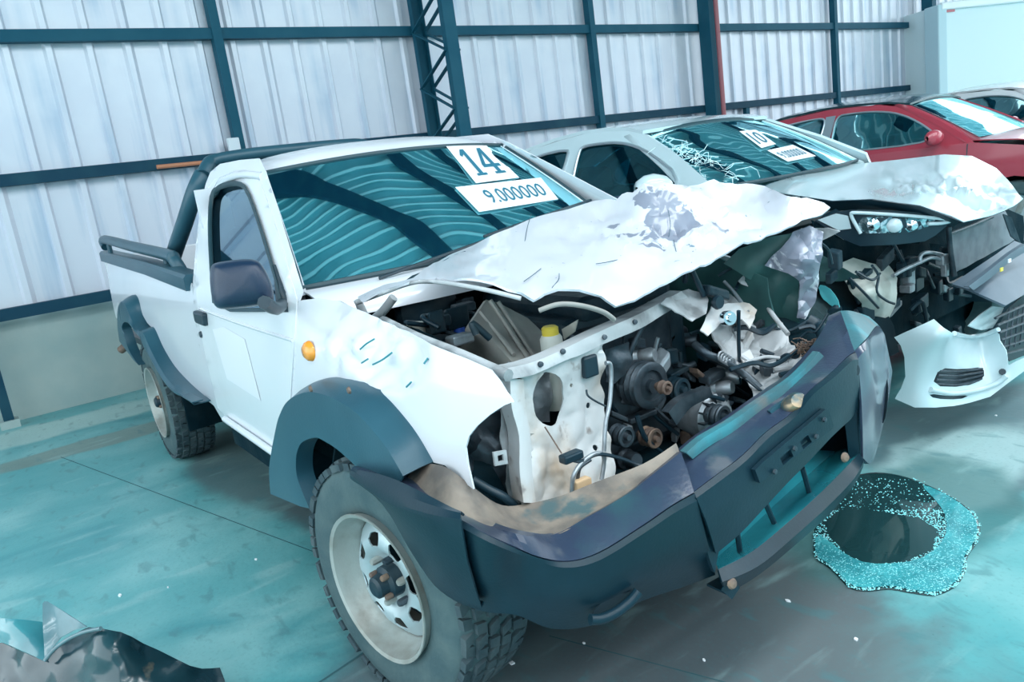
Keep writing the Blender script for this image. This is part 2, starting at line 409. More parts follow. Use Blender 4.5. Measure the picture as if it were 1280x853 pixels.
for u, v, rx, ry, c, k in ((1230, 545, .55, .75, (.10, .13, .15), .8), (760, 800, .95, .85, (.13, .15, .165), .85), (930, 800, .5, .5, (.12, .14, .15), .8), (560, 640, 1.6, .55, (.09, .115, .13), .8),
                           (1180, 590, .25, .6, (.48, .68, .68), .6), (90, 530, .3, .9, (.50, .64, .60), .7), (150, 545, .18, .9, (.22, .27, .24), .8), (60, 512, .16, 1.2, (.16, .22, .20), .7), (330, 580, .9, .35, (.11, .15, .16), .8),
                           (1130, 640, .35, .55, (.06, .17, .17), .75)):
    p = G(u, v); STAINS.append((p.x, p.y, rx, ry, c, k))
fl = mo('floor', [(-6, -14, 0), (16, -14, 0), (16, 26, 0), (-6, 26, 0)], [[0, 1, 2, 3]], floor_material(), smooth=False); tag(fl, 'stained teal grey concrete warehouse floor', 'floor', kind='structure')
# saw-cut joints in the slab: shallow dark strips set into the floor
JOINT = mat('floor_joint', (.04, .12, .14), .8)
def joint(a, b, w):
    a = Vector((a[0], a[1], 0)); b = Vector((b[0], b[1], 0)); s = (b-a).normalized().cross(Vector((0, 0, 1)))*w/2; z = Vector((0, 0, .0012))
    mo('floor_joint', [a-s+z, a+s+z, b+s+z, b-s+z], [[0, 1, 2, 3]], JOINT, fl, False)
j1 = G(402, 852); j2 = G(461, 812); d = (j2-j1).normalized(); joint(j1-d*1.2, j1+d*1.6, .008)
j1 = G(210, 622); j2 = G(418, 700); d = (j2-j1).normalized(); joint(j1-d*1.5, j2+d*.5, .005)
j1 = G(760, 815); j2 = G(900, 852); d = (j2-j1).normalized(); joint(j1-d*.2, j2+d*.8, .004)

# ------------------------------------------------------------------ back wall
WD = Vector((-.01594, .99987, 0)); WN = Vector((.99987, .01594, 0)); W0 = WN*-2.3405
def wp(s, z, off=0.): return W0+WD*s+WN*off+Vector((0, 0, z))
def ws(u, v, off=0.): p = W(u, v, n=WN, d=-2.3405+off); return (p-W0).dot(WD), p.z
CLAD = mat('galvanised_cladding', (.66, .68, .76), .42, metal=.25, col2=(.40, .50, .63), scale=1.6, thr=(.5, .78), streak=(5, 5, .35), col3=(.74, .76, .82), scale3=1.2, thr3=(.45, .65), bump=.02, bscale=3)
CONC = mat('concrete_upstand', (.30, .40, .40), .75, col2=(.40, .47, .45), scale=1.8, thr=(.4, .65), bump=.15, bscale=35, col3=(.20, .29, .29), scale3=1.1, thr3=(.55, .72))
wall = mo('wall_back', [*boxgeo(wp(6.0, .41, -.10), (.16, 24, .82), WN, WD)[0]], boxgeo((0, 0, 0), (1, 1, 1))[1], CONC, smooth=False)
tag(wall, 'metal clad warehouse wall above a low concrete upstand', 'wall', kind='structure')
# each cladding sheet: 1.15 m wide, four trapezoid ribs
PIT_ = .2875
def sheet_profile():
    q = []
    for k in range(4):
        s = k*PIT_; q += [(s, 0), (s+.205, 0), (s+.225, .032), (s+.265, .032), (s+.2855+(.012 if k == 3 else 0), 0)]
    return q
prof = sheet_profile()
Z0, Z1 = .80, 6.0
proto = None
for k in range(-5, 16):
    s0 = k*1.15
    if proto is None:
        V = []; F = []
        for i, (s, o) in enumerate(prof): V += [WD*s+WN*o+Vector((0, 0, Z0)), WD*s+WN*o+Vector((0, 0, Z1))]
        for i in range(len(prof)-1): F.append([2*i, 2*i+2, 2*i+3, 2*i+1])
        proto = mo('cladding_sheet', V, F, CLAD, wall, smooth=False, thick=.0015, off=0); o = proto
    else:
        o = proto.copy(); COL.objects.link(o)
    o.location = wp(s0, 0, .0 if k % 2 else .0025)
def girt(z, s0, s1, h=.13, m=STEELBLUE):
    # C channel opening downwards: web plus two flanges
    off = .035
    g = join(boxgeo(wp((s0+s1)/2, z, off+.075), (.006, s1-s0, h), WN, WD), boxgeo(wp((s0+s1)/2, z+h/2, off+.04), (.075, s1-s0, .006), WN, WD), boxgeo(wp((s0+s1)/2, z-h/2, off+.04), (.075, s1-s0, .006), WN, WD))
    return mo('girt', *g, m, wall, False)
for z in (2.878, 1.842, .848, 3.95, 5.0): girt(z-.0, -5.6, 17.6, .085 if z > .9 else .085, STEELBLUE if z > 1.9 else GIRTDARK)
for u, v in ((265, 40), (732, 40), (1036, 40)):
    s, z = ws(u, v); mo('post', *boxgeo(wp(s, 3.4, .09), (.09, .08, 5.2), WN, WD), STEELBLUE, wall, False)
s, z = ws(928, 142); mo('post', *boxgeo(wp(s, 1.3, .07), (.06, .08, 1.05), WN, WD), STEELBLUE, wall, False)
def lattice(s, depth=.60, w=.13, z1=6.0):
    c = empty('column', wp(s, 0, 0), wall); c['label'] = 'teal lattice steel column'
    for off in (.12, .12+depth):
        mo('chord', *join(boxgeo(wp(s, z1/2, off), (.008, w, z1), WN, WD), boxgeo(wp(s-w/2, z1/2, off-.03 if off > .3 else off+.03), (.06, .008, z1), WN, WD), boxgeo(wp(s+w/2, z1/2, off-.03 if off > .3 else off+.03), (.06, .008, z1), WN, WD)), STEELBLUE, c, False)
    z = .15; k = 0
    while z < z1-.3:
        a, b = (.14, .10+depth) if k % 2 == 0 else (.10+depth, .14)
        for sd in (-w/2-.005, w/2+.005):
            barbox('lacing_bar', wp(s+sd, z, a), wp(s+sd, z+.27, b), .012, .04, STEELBLUE, c, WD)
        z += .27; k += 1
    mo('base_plate', *boxgeo(wp(s, .015, .12+depth/2), (depth+.2, .3, .03), WN, WD), STEELBLUE, c, False)
    return c
lattice(ws(522, 40, .12)[0])
for u, v in ((884, 40), (1160, 30)):
    s = ws(u, v, .2)[0]; mo('column', *boxgeo(wp(s, 3.0, .22), (.18, .15, 6.0), WN, WD), STEELBLUE, wall, False)
s, z = ws(8, 500, .18); mo('post', *boxgeo(wp(s-.02, .45, .16), (.07, .07, .90), WN, WD), GIRTDARK, wall, False); mo('base_plate', *boxgeo(wp(s-.02, .03, .16), (.13, .13, .06), WN, WD), CONC, wall, False)
# orange rod lying along the girt, red pipe down the second column
ROD = mat('orange_rod', (.55, .22, .12), .5)
a = ws(196, 209, .16); b = ws(268, 202, .16)
tag(tube('conduit_rod', [wp(a[0], a[1], .16), wp((a[0]+b[0])/2, (a[1]+b[1])/2, .16), wp(b[0]+.15, b[1], .16)], .018, ROD), 'thin orange rod fixed along the girt behind the pickup bed', 'rod')
a = ws(896, 40, .38)
REDP = mat('red_brown_pipe', (.38, .12, .14), .45)
tag(tube('downpipe', [wp(a[0]+.02, 0, .38), wp(a[0]+.02, 3, .38), wp(a[0]+.02, 5.9, .38)], .03, REDP), 'thin red brown pipe running down the lattice column', 'pipe')
p = wp(*ws(293, 185, .17), .17); tag(box('junction_box', p, (.05, .10, .17), mat('pale_box', (.7, .75, .8), .5), None, .008), 'small pale box on the wall post above the pickup cab', 'box')

# ------------------------------------------------------------------ roof (out of frame, seen in the glass and lighting the hall)
ROOFM = mat('roof_sheet', (.30, .52, .58), .5, metal=.2, col2=(.22, .44, .50), scale=1.5); RIBM = mat('roof_rib_lit', (.85, .90, .92), .4)  # ribs coloured pale to look as if they catch the light
roof = empty('ceiling', (4, 3, 6)); tag(roof, 'corrugated metal roof with translucent strips and dark trusses', 'roof', kind='structure')
V = []; F = []; x = -2.4; i = 0
while x < 12:
    for dx, dz in ((0, 0), (.11, 0), (.125, -.05), (.165, -.05)):
        V += [(x+dx, -7, 6.05+dz), (x+dx, 16, 6.05+dz)]
    x += .18
for i in range(len(V)//2-1): F.append([2*i, 2*i+1, 2*i+3, 2*i+2])
tag(mo('roof_sheet', V, [f for i, f in enumerate(F) if i % 4 == 0 or i % 4 == 3], ROOFM, roof, False), kind='stuff'); tag(mo('roof_rib_lit', V, [f for i, f in enumerate(F) if i % 4 in (1, 2)], RIBM, roof, False), kind='stuff')
wf_ = mo('wall_front_blocker', *boxgeo((13.0, 4.0, 3.0), (.12, 26, 6.1)), mat('front_wall_sheet', (.30, .42, .46), .6), smooth=False); tag(wf_, 'unseen metal clad wall added opposite the parked cars to darken reflections', 'wall', kind='structure')  # unseen wall, added to block low daylight and darken reflections
for y in (-4, -1.2, 10, 12.8): mo('rafter', *boxgeo((4.8, y, 5.75), (14.4, .22, .40)), GIRTDARK, roof, False)
for y in (-3.4, -1.6, .2, 2.0, 3.8, 5.6): barbox('reflection_band', (-1.6, y, 5.85), (3.2, y+4.8, 5.85), .24, .12, GIRTDARK, roof)  # unseen bars added for dark diagonal bands in the windscreen reflection

# ================================================================== the pickup
T = empty('pickup_truck', (1.4, 0, 0))
tag(T, 'white single cab pickup with crushed front and black bumper hanging off', 'pickup truck')
def ybody(x, z):
    y = -.815+.03*((z-.78)/.3)**2 if z < 1.08 else -.785+(z-1.08)*.48
    if x > 2.40 and z > .95: y += .09*min(1.6, (z-.95)/.12)**2*min(1, (x-2.40)/.25)
    if x > 3.2: y += .25*(x-3.2)**2
    return y
def side(u, v): return hit(lambda p: p.y-ybody(p.x, p.z), u, v, .5, 8)
def sideo(o): return lambda u, v: hit(lambda p: p.y-ybody(p.x, p.z)+o, u, v, .5, 8)
FLIP = Vector((0, -1, 0))
# --- bed side
bed_out = [(133, 320), (186, 335), (240, 352), (243, 372), (249, 410), (258, 455), (273, 512), (262, 503), (246, 490), (232, 476), (217, 459), (203, 436), (192, 412), (184, 404), (176, 390), (166, 388), (158, 398), (158, 420), (152, 420), (143, 390), (136, 355)]
bs = sheet('bed_side', [(u-1.2, v) if u > 238 and v < 480 else (u, v) for u, v in bed_out], side, WHITE, T, 6, thick=.006, flip=FLIP, jitter=.1, auto=None)
BL = mirror_y(bs, T)
# rear part of the bed behind the wheel
pr_ = [side(143, 388), side(152, 420), side(159, 447), side(168, 452)]
# tailgate, bed floor, bed front
ra, rb = side(133, 321), side(240, 352)
box('tailgate', (ra.x-.02, 0, .88), (.05, 1.50, .60), WHITE, T, .01)
box('bed_floor', ((ra.x+rb.x)/2, 0, .62), (rb.x-ra.x, 1.5, .04), BLACK, T)
box('bed_front', (rb.x-.03, 0, .86), (.03, 1.5, .5), BLACK, T)
for s in (1, -1):
    m_ = lambda p: Vector((p.x, p.y*s, p.z))
    A, B, C_ = side(131, 318), side(186, 332), side(240, 350)
    rows = []
    for p in (A, (A+B)/2, B, (B+C_)/2, C_):
        q = [(-.035, -.045), (-.035, .012), (-.022, .026), (.05, .026), (.06, .012), (.06, -.05)]
        rows.append([m_(Vector((p.x, p.y+a, p.z+b))) for a, b in q])
    loft('rail_cap', rows, FLARE, T, closed=True, caps=True, auto=40, flipn=(s > 0))
    A = W(131, 300, y=-.74); B = W(214, 320, y=-.72)
    rb1 = [m_(A+Vector((-.02, .0, -.05))), m_(A), m_(A+(B-A)*.5), m_(B-(B-A)*.03), m_(B+Vector((.05, 0, -.02))), m_(B+Vector((.09, .02, -.10)))]
    tube('bed_rail', rb1, .032, FLARE, T, 12)
    for t in (.06, .93):
        p = A+(B-A)*t; tube('rail_bracket', [m_(p), m_(p+Vector((0, 0, -.12)))], .016, FLARE, T, 8, sm=False)
    # hoop upright
    up = [m_(W(212, 340, y=-.66)), m_(W(218, 316, y=-.65)), m_(W(231, 278, y=-.61)), m_(W(243, 241, y=-.56)), m_(W(253, 218, y=-.50))]
    tube('hoop_upright', up, .042, FLARE, T, 12)
# hoop top bar behind the roof
pA = W(255, 218, y=-.50); pB = W(268, 201, y=-.42); xh = pB.x
tube('hoop_bar', [pA, W(259, 208, y=-.47), pB, Vector((xh, -.25, pB.z+.012)), Vector((xh, 0, pB.z+.014)), Vector((xh, .25, pB.z+.012)), Vector((pB.x, .42, pB.z)), Vector((pA.x, .50, pA.z))], .034, FLARE, T, 12)

# --- cab side, door, roof
door = [(247, 300), (252, 262), (260, 234), (268, 224), (282, 219), (316, 216), (326, 230), (340, 270), (356, 322), (371, 374), (368, 420), (364, 480), (361, 545), (363, 577), (283, 522), (272, 510), (257, 447), (247, 395), (245, 350)]
win = smooth_poly([(261, 290), (262, 250), (268, 234), (282, 228), (300, 226), (309, 234), (322, 268), (338, 318), (352, 365), (354, 390), (268, 390), (264, 345)], 1)
cab = [(241, 352), (245, 305), (250, 262), (257, 230), (263, 215), (275, 205), (300, 200), (324, 198), (332, 214), (346, 258), (363, 314), (379, 364), (374, 378), (371, 374), (356, 322), (340, 270), (326, 230), (316, 216), (282, 219), (268, 224), (260, 234), (252, 262), (247, 300), (245, 350), (247, 395), (257, 447), (272, 510), (283, 522), (363, 577), (365, 585), (278, 526), (266, 505), (250, 440), (242, 390)]
c1 = sheet('cab_side', cab, side, WHITE, T, 4, thick=.003, flip=FLIP, jitter=0, auto=None); mirror_y(c1, T)
DPATCH = mat('door_white_paint', (.80, .82, .86), .28, coat=.5, col2=(.70, .73, .76), scale=2.5, thr=(.5, .7))
d1 = sheet('door', door, sideo(.004), DPATCH, T, 6, [win], thick=.006, flip=FLIP, jitter=.1, auto=None); d2 = mirror_y(d1, T)
inner = [((u-305)*.93+305, (v-305)*.95+306) for u, v in win]
P_ = [sideo(.012)(u, v) for u, v in dens(win, 7)]; Q_ = [sideo(.012)(u, v) for u, v in dens(inner, 7)]
ro = [sideo(.012)(*p) for p in smooth_poly(win, 0)]; ri = [sideo(.012)(*p) for p in smooth_poly(inner, 0)]; rd = [sideo(-.02)(*p) for p in inner]
sl = loft('window_seal', [ro, ri, rd], SEAL, d1, closed=True, thick=.006); mirror_y(sl, d2)
gl_ = sheet('window_glass', inner, sideo(-.006), SIDEG, d1, 14, thick=0, flip=FLIP); mirror_y(gl_, d2)
# door handle, lock, shut line crease, sill strip
hb = side(255, 397); hx = (side(263, 400)-side(247, 394)).normalized()
mo('handle', *boxgeo(hb+Vector((0, -.012, 0)), (.15, .03, .055), hx, (0, 1, 0), hx.cross(Vector((0, 1, 0)))), BLACK, d1, False, bevel=.01)
lathe('lock', [(.0, .012), (.013, .012), (.016, 0)], side(253, 418), (0, -1, 0), DARKGREY, d1, 12)
tube('door_moulding', [sideo(.006)(u, v) for u, v in ((250, 386), (270, 394), (300, 405), (340, 418), (366, 426))], .006, WHITE, d1, 6)
GHOST = mat('decal_ghost', (.76, .77, .82), .4)
sheet('decal_ghost', [(266, 412), (280, 409), (306, 424), (326, 501), (284, 474), (274, 440)], sideo(.0055), GHOST, d1, 8, thick=.0008, flip=FLIP, off=1)
tube('sill_strip', [sideo(.02)(u, v) for u, v in ((281, 524), (310, 544), (340, 565), (364, 583))], .014, WHITE, T, 8)
a, b = side(281, 530), side(366, 588)
box('rocker', ((a.x+b.x)/2, 0, .40), (b.x-a.x, 1.5, .14), WELL, T)
# roof
rows = []
for t, (x, z) in enumerate(((1.835, 1.505), (1.80, 1.532), (1.74, 1.556), (1.62, 1.574), (1.45, 1.580), (1.30, 1.572), (1.22, 1.555), (1.185, 1.50))):
    r = []
    for k in range(-10, 11):
        s = k/10; r.append((x-.03*s*s+(.05 if t < 3 else .02)*(1-s*s), s*.575, z-.055*abs(s)**4+.012*(1-s*s)))
    rows.append(r)
loft('roof', rows, WHITE, T, thick=.02, flipn=True)
# roof edge (drip rail) both sides
for s in (-1, 1):
    tube('drip_rail', [(1.84, s*.578, 1.50), (1.6, s*.585, 1.525), (1.3, s*.585, 1.515), (1.18, s*.59, 1.46)], .016, WHITE, T, 8)
# windscreen: bowed surface between header and cowl
def ws_pt(s, t):
    """s -1..1 across, t 0 top .. 1 bottom"""
    y = s*(.568+(.705-.568)*t); x = 1.815+(2.372-1.815)*t+.085*(1-s*s)*(1-.2*t); z = 1.512+(1.112-1.512)*t+.025*(1-s*s)*(1-t)+.012*math.sin(math.pi*t)
    return Vector((x, y, z))
rows = [[ws_pt(-1+2*i/24, j/10) for i in range(25)] for j in range(11)]
loft('windscreen', rows, WIN, T, flipn=False)
fr = [ws_pt(-1, j/10) for j in range(11)]+[ws_pt(-1+2*i/24, 1) for i in range(1, 25)]+[ws_pt(1, 1-j/10) for j in range(1, 11)]+[ws_pt(1-2*i/24, 0) for i in range(1, 24)]
tube('windscreen_seal', fr, .011, SEAL, T, 6, closed=True, k=1, sm=False)
WSF = TPS([(*pr(ws_pt(s, t)), ws_pt(s, t)) for s in (-1, -.6, -.2, .2, .6, 1) for t in (0, .25, .5, .75, 1)])
# wipers and mirror inside
for a, b in (((470, 352), (640, 292)), ((600, 300), (735, 254))):
    tube('wiper', [WSF(*a)+Vector((.03, 0, .012)), WSF((a[0]+b[0])/2, (a[1]+b[1])/2)+Vector((.03, 0, .014)), WSF(*b)+Vector((.02, 0, .012))], .006, BLACK, T, 6)
box('inside_mirror', (1.90, 0, 1.44), (.03, .2, .06), BLACK, T, .01)
# A pillars
for s in (-1, 1):
    rows = []
    for t in (-.05, .25, .5, .75, 1.05):
        p = ws_pt(s, t); y0 = s*(abs(ybody(p.x-.05, p.z))-.016); rows.append([(p.x+.005, p.y-s*.012, p.z+.004), (p.x-.012, p.y+s*.008, p.z-.002), (p.x-.05, y0, p.z-.02), (p.x-.10, y0-s*.02, p.z-.03), (p.x-.06, p.y-s*.03, p.z-.02)])
    loft('a_pillar', rows, WHITE, T, closed=True, caps=True, flipn=(s < 0))
# cab back with rear window
xb = 1.14
mo('cab_back', *join(boxgeo((xb, 0, .93), (.03, 1.46, .36)), boxgeo((xb+.05, 0, 1.50), (.03, 1.12, .07)), boxgeo((xb+.02, -.60, 1.3), (.03, .14, .40)), boxgeo((xb+.02, .60, 1.3), (.03, .14, .40))), WHITE, T, False)
mo('rear_window', *boxgeo((xb+.02, 0, 1.29), (.006, 1.08, .36)), SIDEG, T, False)
# interior
box('dashboard', (2.16, 0, 1.02), (.38, 1.36, .20), BLACK, T, .05)
for y in (-.36, .36):
    st = empty('seat', (1.5, y, .75), T)
    box('seat_cushion', (1.55, y, .80), (.46, .50, .14), SEATM, st, .05)
    box('seat_back', (1.31, y, 1.08), (.12, .48, .48), SEATM, st, .05, ax=(.98, 0, .2), az=(-.2, 0, .98))
    box('headrest', (1.27, y, 1.36), (.09, .26, .14), SEATM, st, .04)
tube('steering_wheel', [(1.90+.07*math.sin(a)*.4, .36+.18*math.cos(a), 1.06+.17*math.sin(a)) for a in [i*math.pi/8 for i in range(16)]], .014, BLACK, T, 8, closed=True, k=2)
box('cab_floor', (1.75, 0, .55), (1.25, 1.44, .06), WELL, T)
box('firewall', (2.40, 0, .80), (.04, 1.40, .58), WELL, T)
# cowl panel under the glass
cw = [ws_pt(-1+2*i/12, 1.0) for i in range(13)]
loft('cowl', [[p+Vector((-.01, 0, -.012)) for p in cw], [p+Vector((.06, 0, -.022)) for p in cw], [p+Vector((.15, 0, -.045)) for p in cw], [p+Vector((.17, 0, -.10)) for p in cw]], WHITE, T, thick=.006, flipn=False)

# --- door mirror
mc = [(264, 334), (270, 329), (300, 325), (318, 325), (327, 331), (337, 350), (342, 368), (340, 378), (318, 383), (285, 386), (272, 385), (266, 376), (263, 350)]
mc = smooth_poly(mc, 2)
mrr = empty('door_mirror', side(350, 385), T)
n_ = Vector((.82, -.55, .05)).normalized(); base = W(302, 356, y=-.93)
def mpl(u, v, off=0.): return W(u, v, n=n_, d=n_.dot(base)+off)
cen = (303, 356)
rows = []
for k, off in ((1.0, -.07), (1.03, -.03), (1.0, .0), (.93, .022), (.75, .036), (.4, .044), (.05, .046)):
    rows.append([mpl(cen[0]+(u-cen[0])*k, cen[1]+(v-cen[1])*k, off) for u, v in mc])
MIRR = mat('mirror_shell', (.010, .024, .055), .3, col2=(.018, .034, .07), scale=6, bump=.15, bscale=300)
loft('mirror_shell', rows, MIRR, mrr, closed=True, caps=True)
tube('mirror_arm', [W(330, 378, y=-.92), W(345, 386, y=-.86), side(353, 380)], .02, BLACK, mrr, 8)
sheet('mirror_base', [(341, 330), (346, 345), (356, 372), (357, 390), (340, 391), (338, 384), (345, 380)], sideo(.016), BLACK, mrr, 6, thick=.02, flip=FLIP)
ml = empty('door_mirror', (2.3, .8, 1.1), T)
box('mirror_shell', (2.18, .93, 1.13), (.10, .22, .16), MIRR, ml, .03); tube('mirror_arm', [(2.2, .86, 1.1), (2.24, .80, 1.08)], .02, BLACK, ml, 8)

# --- front fender
fend = [(373, 376), (398, 373), (425, 377), (450, 388), (478, 401), (505, 415), (549, 435), (585, 449), (614, 462), (628, 480), (641, 503), (630, 507), (612, 519), (596, 533), (586, 546), (582, 560), (585, 582), (592, 612), (575, 600), (556, 582), (536, 577), (522, 552), (505, 528), (480, 500), (458, 486), (433, 477), (407, 476), (383, 488), (372, 505), (366, 525), (364, 565), (363, 577), (361, 545), (364, 480), (368, 420)]
def fcr(p):
    a = max(0, 1-((p.x-3.0)**2/.10+(p.z-1.0)**2/.02))
    return .030*a*(abs(nz3(p, 9, 2))*2-.55)-.022*max(0, 1-((p.x-3.12)**2/.05+(p.z-.98)**2/.006))
f1 = sheet('front_fender', fend, side, WHITE, T, 5, thick=.004, crumple=fcr, flip=FLIP, auto=50)
# scuffs on the fender crease
for pl in ([(450, 437), (458, 430), (468, 424)], [(452, 454), (460, 449)], [(466, 456), (478, 450), (490, 441)], [(508, 484), (514, 478)], [(530, 455), (535, 448)]):
    tube('scuff', [sideo(.0)(*q) for q in pl], .0024, mat('teal_scuff', (.04, .24, .28), .5), f1, 6)
lm = side(388, 439)
ml_ = lathe('marker_lamp', [(.0, .022), (.018, .020), (.028, .012), (.032, 0)], lm, (0, -1, .05), AMBER, T, 20); ml_.data.transform(Matrix.Translation(lm) @ Matrix.Scale(1.25, 4, (1, 0, 0)) @ Matrix.Translation(-lm)); ml_['label'] = 'amber side marker lamp'
# opposite fender, pushed back and dark-sided
lf = [(2.40, 1.10), (2.75, 1.04), (2.92, .96), (2.98, .86), (2.9, .80), (2.8, .76), (2.66, .6), (2.62, .5), (2.44, .5)]
sheet('front_fender', lf, lambda x, z: Vector((x, .80-.14*max(0, z-.9)/.2+.04*math.sin(9*x), z)), WHITE, T, .05, thick=.004, crumple=crump(.02, 6, 3), flip=Vector((0, 1, 0)))
# --- fender flares
def flare(name, outer, inner, yo, yi, parent, lip=.05):
    """strip from the body line (outer) swelling out to the wheel opening (inner)"""
    O = catmull([sideo(.006)(u, v) for u, v in outer], 5); I = catmull([W(u, v, y=yi) for u, v in inner], 5)
    n = min(len(O), len(I)); O = [O[round(i*(len(O)-1)/(n-1))] for i in range(n)]; I = [I[round(i*(len(I)-1)/(n-1))] for i in range(n)]
    rows = []
    for a, b in zip(O, I):
        m1 = a.lerp(b, .03); m1.y = yi+.05; m2 = a.lerp(b, .14); m2.y = yi+.012; m3 = a.lerp(b, .85); m3.y = yi
        rows.append([a+Vector((0, .02, 0)), a+Vector((0, -.01, 0)), m1, m2, m3, b, b+Vector((0, .02, .0)), b+Vector((0, lip, 0))])
    return loft(name, rows, FLARE, parent, thick=.006, flipn=True, auto=28)
flare('fender_flare', [(371, 602), (363, 572), (366, 525), (372, 505), (383, 488), (407, 476), (433, 477), (458, 486), (480, 500), (505, 528), (522, 552), (538, 580)],
      [(388, 636), (373, 598), (371, 572), (375, 556), (382, 549), (396, 545), (408, 550), (422, 559), (436, 571), (452, 586), (470, 600), (492, 622)], -.80, -.895, T)
flare('fender_flare', [(158, 420), (156, 398), (160, 378), (167, 370), (172, 376), (176, 392), (181, 406), (186, 411), (192, 412), (203, 436), (217, 459), (232, 476), (248, 491), (262, 502)],
      [(174, 457), (163, 440), (156, 420), (153, 408), (156, 402), (162, 404), (170, 415), (176, 422), (180, 432), (188, 446), (199, 466), (212, 484), (226, 495), (240, 503)], -.80, -.885, T)
# torn lower edge and flare screws
for u, v in ((389, 486), (437, 488)): lathe('flare_screw', [(0, .006), (.008, .005), (.01, 0)], W(u, v, y=-.885), (0, -1, 0), RUSTMETAL, T, 10)
# wheel wells
for cx, s in ((0., -1), (2.99, -1), (0., 1), (2.99, 1)):
    rows = []
    yi_ = .44 if cx < 1 else .60
    for i in range(15):
        a = math.pi*(-.08+1.16*i/14) if cx < 1 else math.pi*(.14+.96*i/14); r = .47 if cx < 1 else .43
        rows.append([(cx+r*math.cos(a), s*.80, .37+r*math.sin(a)), (cx+r*.98*math.cos(a), s*(yi_+.04), .37+r*.98*math.sin(a)), (cx+r*.5*math.cos(a), s*yi_, .37+r*.5*math.sin(a)), (cx, s*yi_, .37)])
    loft('wheel_well', rows, WELL, T, thick=.01, flipn=(s < 0))
# chassis, axle, exhaust
for s in (-1, 1): box('chassis_rail', (1.05, s*.40, .46), (4.1, .08, .14), WELL, T)
tube('rear_axle', [(0, -.70, .365), (0, .70, .365)], .05, WELL, T, 12, sm=False); tube('front_axle', [(2.99, -.68, .34), (2.99, .68, .34)], .045, WELL, T, 12, sm=False)
tube('exhaust_tip', [W(158, 432, y=-.72), W(151, 438, y=-.76)], .03, RUSTMETAL, T, 10, sm=False)
box('rear_bumper', (ra.x-.12, 0, .58), (.10, 1.4, .13), DARKGREY, T, .02)

# --- wheels
def make_wheel(c, parent, out=-1, steer=0., camber=0.):
    w = empty('wheel', c, parent)
    V0 = Vector((0, 0, 0)); ax = (0, -1, 0)
    tp = [(.203, .098), (.215, .106), (.24, .111), (.285, .113), (.315, .107), (.335, .096), (.346, .080), (.349, .03), (.349, -.03), (.346, -.080), (.335, -.096), (.315, -.107), (.285, -.113), (.24, -.111), (.203, -.098)]
    parts = []
    parts.append(lathe('tyre', tp, V0, ax, RUBBER, None, 64, False, 30))
    # tread blocks
    geos = []
    for row, (y, wd_, hh) in enumerate(((.094, .028, .334), (.060, .032, .344), (.020, .032, .346), (-.020, .032, .346), (-.060, .032, .344), (-.094, .028, .334))):
        for k in range(54):
            a = 2*math.pi*(k+(.5 if row % 2 else 0)+.12*math.sin(k*2.1+row))/54; rd = Vector((math.cos(a), 0, math.sin(a))); tg = Vector((-math.sin(a), 0, math.cos(a)))
            sk = Vector((0, 1, 0))+tg*(.35 if (row+k) % 2 else -.25)
            geos.append(boxgeo(rd*(hh+.004)+Vector((0, -y, 0)), (.020, wd_, .029), rd, sk, tg))
    tr = mo('tread', *join(*geos), TREAD, None, False); tag(tr, kind='stuff'); parts.append(tr)
    parts.append(lathe('rim', [(.205, .098), (.208, .118), (.213, .122), (.212, .126), (.202, .122), (.196, .100), (.190, .070), (.180, .052), (.176, .03), (.170, -.03), (.19, -.09)], V0, ax, RIM, None, 48, False, 30))
    # disc with eight slots
    def prof(r):
        pts = ((.0, .054), (.055, .056), (.07, .060), (.085, .076), (.105, .086), (.130, .082), (.150, .066), (.174, .046))
        for (r0, h0), (r1, h1) in zip(pts, pts[1:]):
            if r <= r1: return h0+(h1-h0)*(r-r0)/(r1-r0)
        return .044
    circ = [(.174*math.cos(2*math.pi*i/48), .174*math.sin(2*math.pi*i/48)) for i in range(48)]
    holes = []
    for k in range(8):
        a0 = 2*math.pi*(k+.3)/8; q = []
        for r, da in ((.103, -.13), (.112, -.19), (.128, -.22), (.140, -.15), (.142, 0), (.140, .15), (.128, .22), (.112, .19), (.103, .13)): q.append((r*math.cos(a0+da), r*math.sin(a0+da)))
        holes.append(q)
    parts.append(sheet('wheel_disc', circ, lambda a, b: Vector((a, -prof(math.hypot(a, b)), b)), RIMDISC, None, .012, holes, thick=.004, flip=Vector((0, -1, 0)), auto=50))
    parts.append(lathe('brake_drum', [(.0, .0), (.14, .0), (.15, -.06)], V0, ax, WELL, None, 24, True))
    parts.append(lathe('hub', [(.0, .126), (.022, .126), (.030, .120), (.033, .096), (.046, .088), (.048, .04)], V0, ax, DARK, None, 20, True))
    for k in range(6):
        a = 2*math.pi*k/6+.3; parts.append(lathe('lug_nut', [(0, .03), (.008, .03), (.011, .024), (.011, 0)], (.068*math.cos(a), -.060, .068*math.sin(a)), ax, DARKGREY if k % 2 else RIM, None, 8, True))
    for k in range(4):
        a = 2*math.pi*k/4+.9; parts.append(lathe('hub_bolt', [(0, .02), (.007, .02), (.009, .016), (.009, 0)], (.038*math.cos(a), -.092, .038*math.sin(a)), ax, RUSTMETAL, None, 8, True))
    parts.append(tube('valve', [Vector((.16, -.07, .02)), Vector((.165, -.10, .02))], .005, BLACK, None, 8, sm=False))
    w.rotation_euler = (camber, 0, steer+(math.pi if out > 0 else 0))
    for p in parts: p.parent = w
    return w
def copy_tree(o, parent, loc=None, rot=None):
    c = o.copy(); COL.objects.link(c); mi = o.matrix_parent_inverse.copy(); c.parent = parent; c.matrix_parent_inverse = mi
    if loc is not None: c.location = loc
    if rot is not None: c.rotation_euler = rot
    for ch in [q for q in bpy.data.objects if q.parent == o]: copy_tree(ch, c)
    return c
wf = make_wheel((3.0, -.775, .357), T, -1, math.radians(9))
